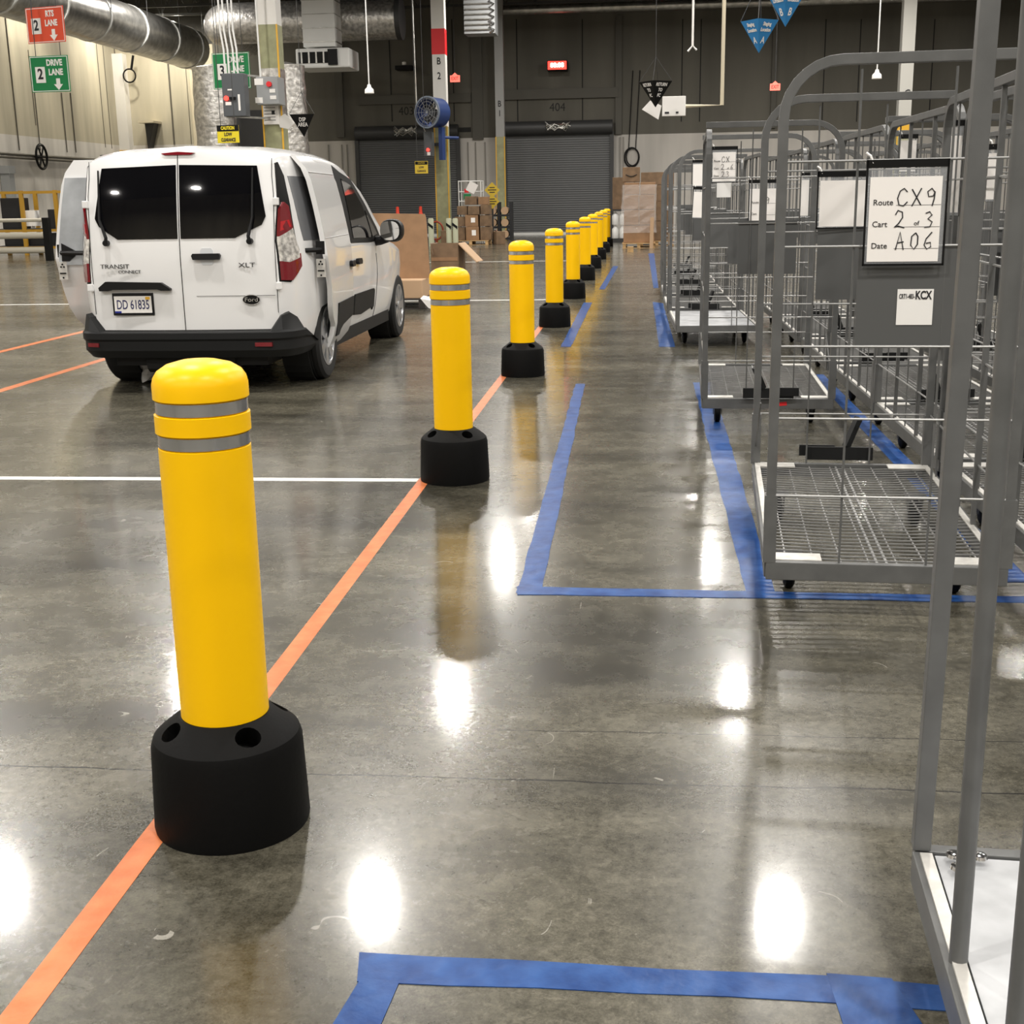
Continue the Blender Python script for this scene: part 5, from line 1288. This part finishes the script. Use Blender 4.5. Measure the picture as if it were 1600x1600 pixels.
# ------------------------------------------------------------------ left side: pipes, guard rail, yellow racks
for z_, py, lab in ((0, 242, 'upper dark pipe along the left wall'), (1, 247, 'lower dark pipe along the left wall')):
    p = lwall(40, py, XL+0.12)
    tag(MB().lathe([(0, 24), (0.05, 24), (0.05, 50.3), (0, 50.3)], 10, (0, 0, 0), 'y').build('wall_pipe', PIPED, None, 40, (XL+0.10, 0, p.z)), lab, 'pipe', 'pipes on the left wall')
p = lwall(65, 245, XL+0.35)
vw = thing('valve_wheel', 'dark round valve wheel on the left wall pipes', 'valve', p)
MB().tube([(0.0, 0.40*math.cos(j*PI/14), 0.40*math.sin(j*PI/14)) for j in range(28)], 0.045, 6, True).build('wheel_rim', SBLACK, vw, 40)
for k in range(3): MB().tube([(0, 0.4*math.cos(k*PI/3), 0.4*math.sin(k*PI/3)), (0, -0.4*math.cos(k*PI/3), -0.4*math.sin(k*PI/3))], 0.03, 5).build('wheel_spoke', SBLACK, vw)
MB().tube([(-0.30, 0, 0), (0.03, 0, 0)], 0.06, 8).build('valve_stem', SBLACK, vw)
p = at(201, 118, 50.4)
tag(MB().tube([(0.25*math.cos(j*PI/10), 0, 0.25*math.sin(j*PI/10)) for j in range(20)], 0.03, 6, True).tube([(0.1, 0, 0.24), (0.22, 0, 0.75)], 0.05, 6).build('cable_coil', SBLACK, None, 0, (p.x, 50.48, p.z)), 'small black cable coil hung on the white corner column', 'cable')
p = at(226, 190, 50.0)
bk = thing('wall_bracket', 'dark triangular bracket with pale shelf beside the white corner column', 'bracket', (p.x, 50.55, p.z))
MB().box((0, 0, 0), (0.62, 0.88, 0.08)).build('shelf_plate', BEIGE, bk)
MB().prism([(-0.18, -0.1, -0.04), (0.2, -0.1, -0.04), (-0.12, -0.1, -1.1)], (0, 0.5, 0)).build('gusset', DSTEEL, bk)
YG = 33.0
gr_ = thing('guard_rail', 'low guard rail of three thick pale tubes ending at a black post, far left', 'guard rail', (at(76, 400, YG).x, YG, 0))
RAILM = mat('pale_rail', (0.46, 0.43, 0.36), 0.5)
for py, hh in ((344, 0.10), (368, 0.17), (391, 0.17)):
    z = at(40, py, YG).z
    MB().lathe([(0, -4.5), (hh/2, -4.5), (hh/2, -0.05), (0, -0.05)], 14, (0, 0, max(z, 0.1)), 'x').build('rail_tube', RAILM, gr_, 40)
zt = at(76, 340, YG).z
MB().box((0.03, 0, zt/2), (0.16, 0.18, zt)).build('end_post', SBLACK, gr_); MB().box((-4.4, 0, zt/2), (0.16, 0.18, zt)).build('end_post', SBLACK, gr_)
YR = 37.0
OCHRE = mat('ochre_steel', (0.40, 0.22, 0.02), 0.5)
q0 = at(32, 298, YR); q1 = at(88, 298, YR)
rk2 = thing('yellow_rack', 'yellow steel rack frame behind the low guard rail, far left', 'rack', ((q0.x+q1.x)/2, YR, 0))
hw_ = (q1.x-q0.x)/2
for x in (-hw_-1.0, -hw_, hw_-0.05, hw_+0.5):
    for y in (0, 0.9): MB().box((x, y, q0.z/2), (0.11, 0.09, q0.z)).build('upright', OCHRE, rk2)
for z in (0.22, 0.72, q0.z-0.05):
    for y in (0, 0.9): MB().box((-0.2, y, z), (2*hw_+1.6, 0.07, 0.07)).build('beam', OCHRE, rk2)
for z in (0.24, 0.74): MB().box((-0.2, 0.45, z+0.03), (2*hw_+1.5, 0.9, 0.02)).build('rack_deck', DSTEEL, rk2)
BG = 'black bins on the yellow rack'
for i, (x, z, w_, h_, lab) in enumerate(((-hw_-0.45, 0.78, 0.6, 0.9, 'tall black bin on the upper shelf of the yellow rack, left bay'), (0.45, 0.78, 0.62, 0.55, 'square black bin on the upper shelf of the yellow rack, right bay'),
        (-0.30, 0.28, 0.5, 0.36, 'black bin on the lower shelf of the yellow rack, middle'), (-hw_-0.45, 0.28, 0.6, 0.36, 'black bin on the lower shelf of the yellow rack, left'), (0.5, 0.28, 0.6, 0.36, 'black bin on the lower shelf of the yellow rack, right'))):
    tag(MB().box((0, 0, h_/2), (w_, 0.6, h_)).build('storage_bin', BIN, None, 0, (rk2.location.x+x, YR+0.45, z), 0, 0.02), lab, 'bin', BG)
tag(MB().box((0, 0, 0.30), (0.32, 0.30, 0.46)).tube([(0, 0, -0.0), (0, 0, 0.1)], 0.05, 6).build('white_dispenser', SWHITE, None, 0, (rk2.location.x-0.42, YR+0.3, 0.78)), 'white box dispenser standing on the upper shelf of the yellow rack', 'dispenser')
p = lwall(14, 290, XL+0.2)
tag(MB().box((0, 0, 0), (0.3, 0.35, 0.75)).box((0, 0, 0.5), (0.35, 0.45, 0.25)).build('wall_cabinet', EBOX2, None, 0, (XL+0.18, p.y, p.z)), 'pale and grey wall box above the yellow rack on the left wall', 'electrical box')
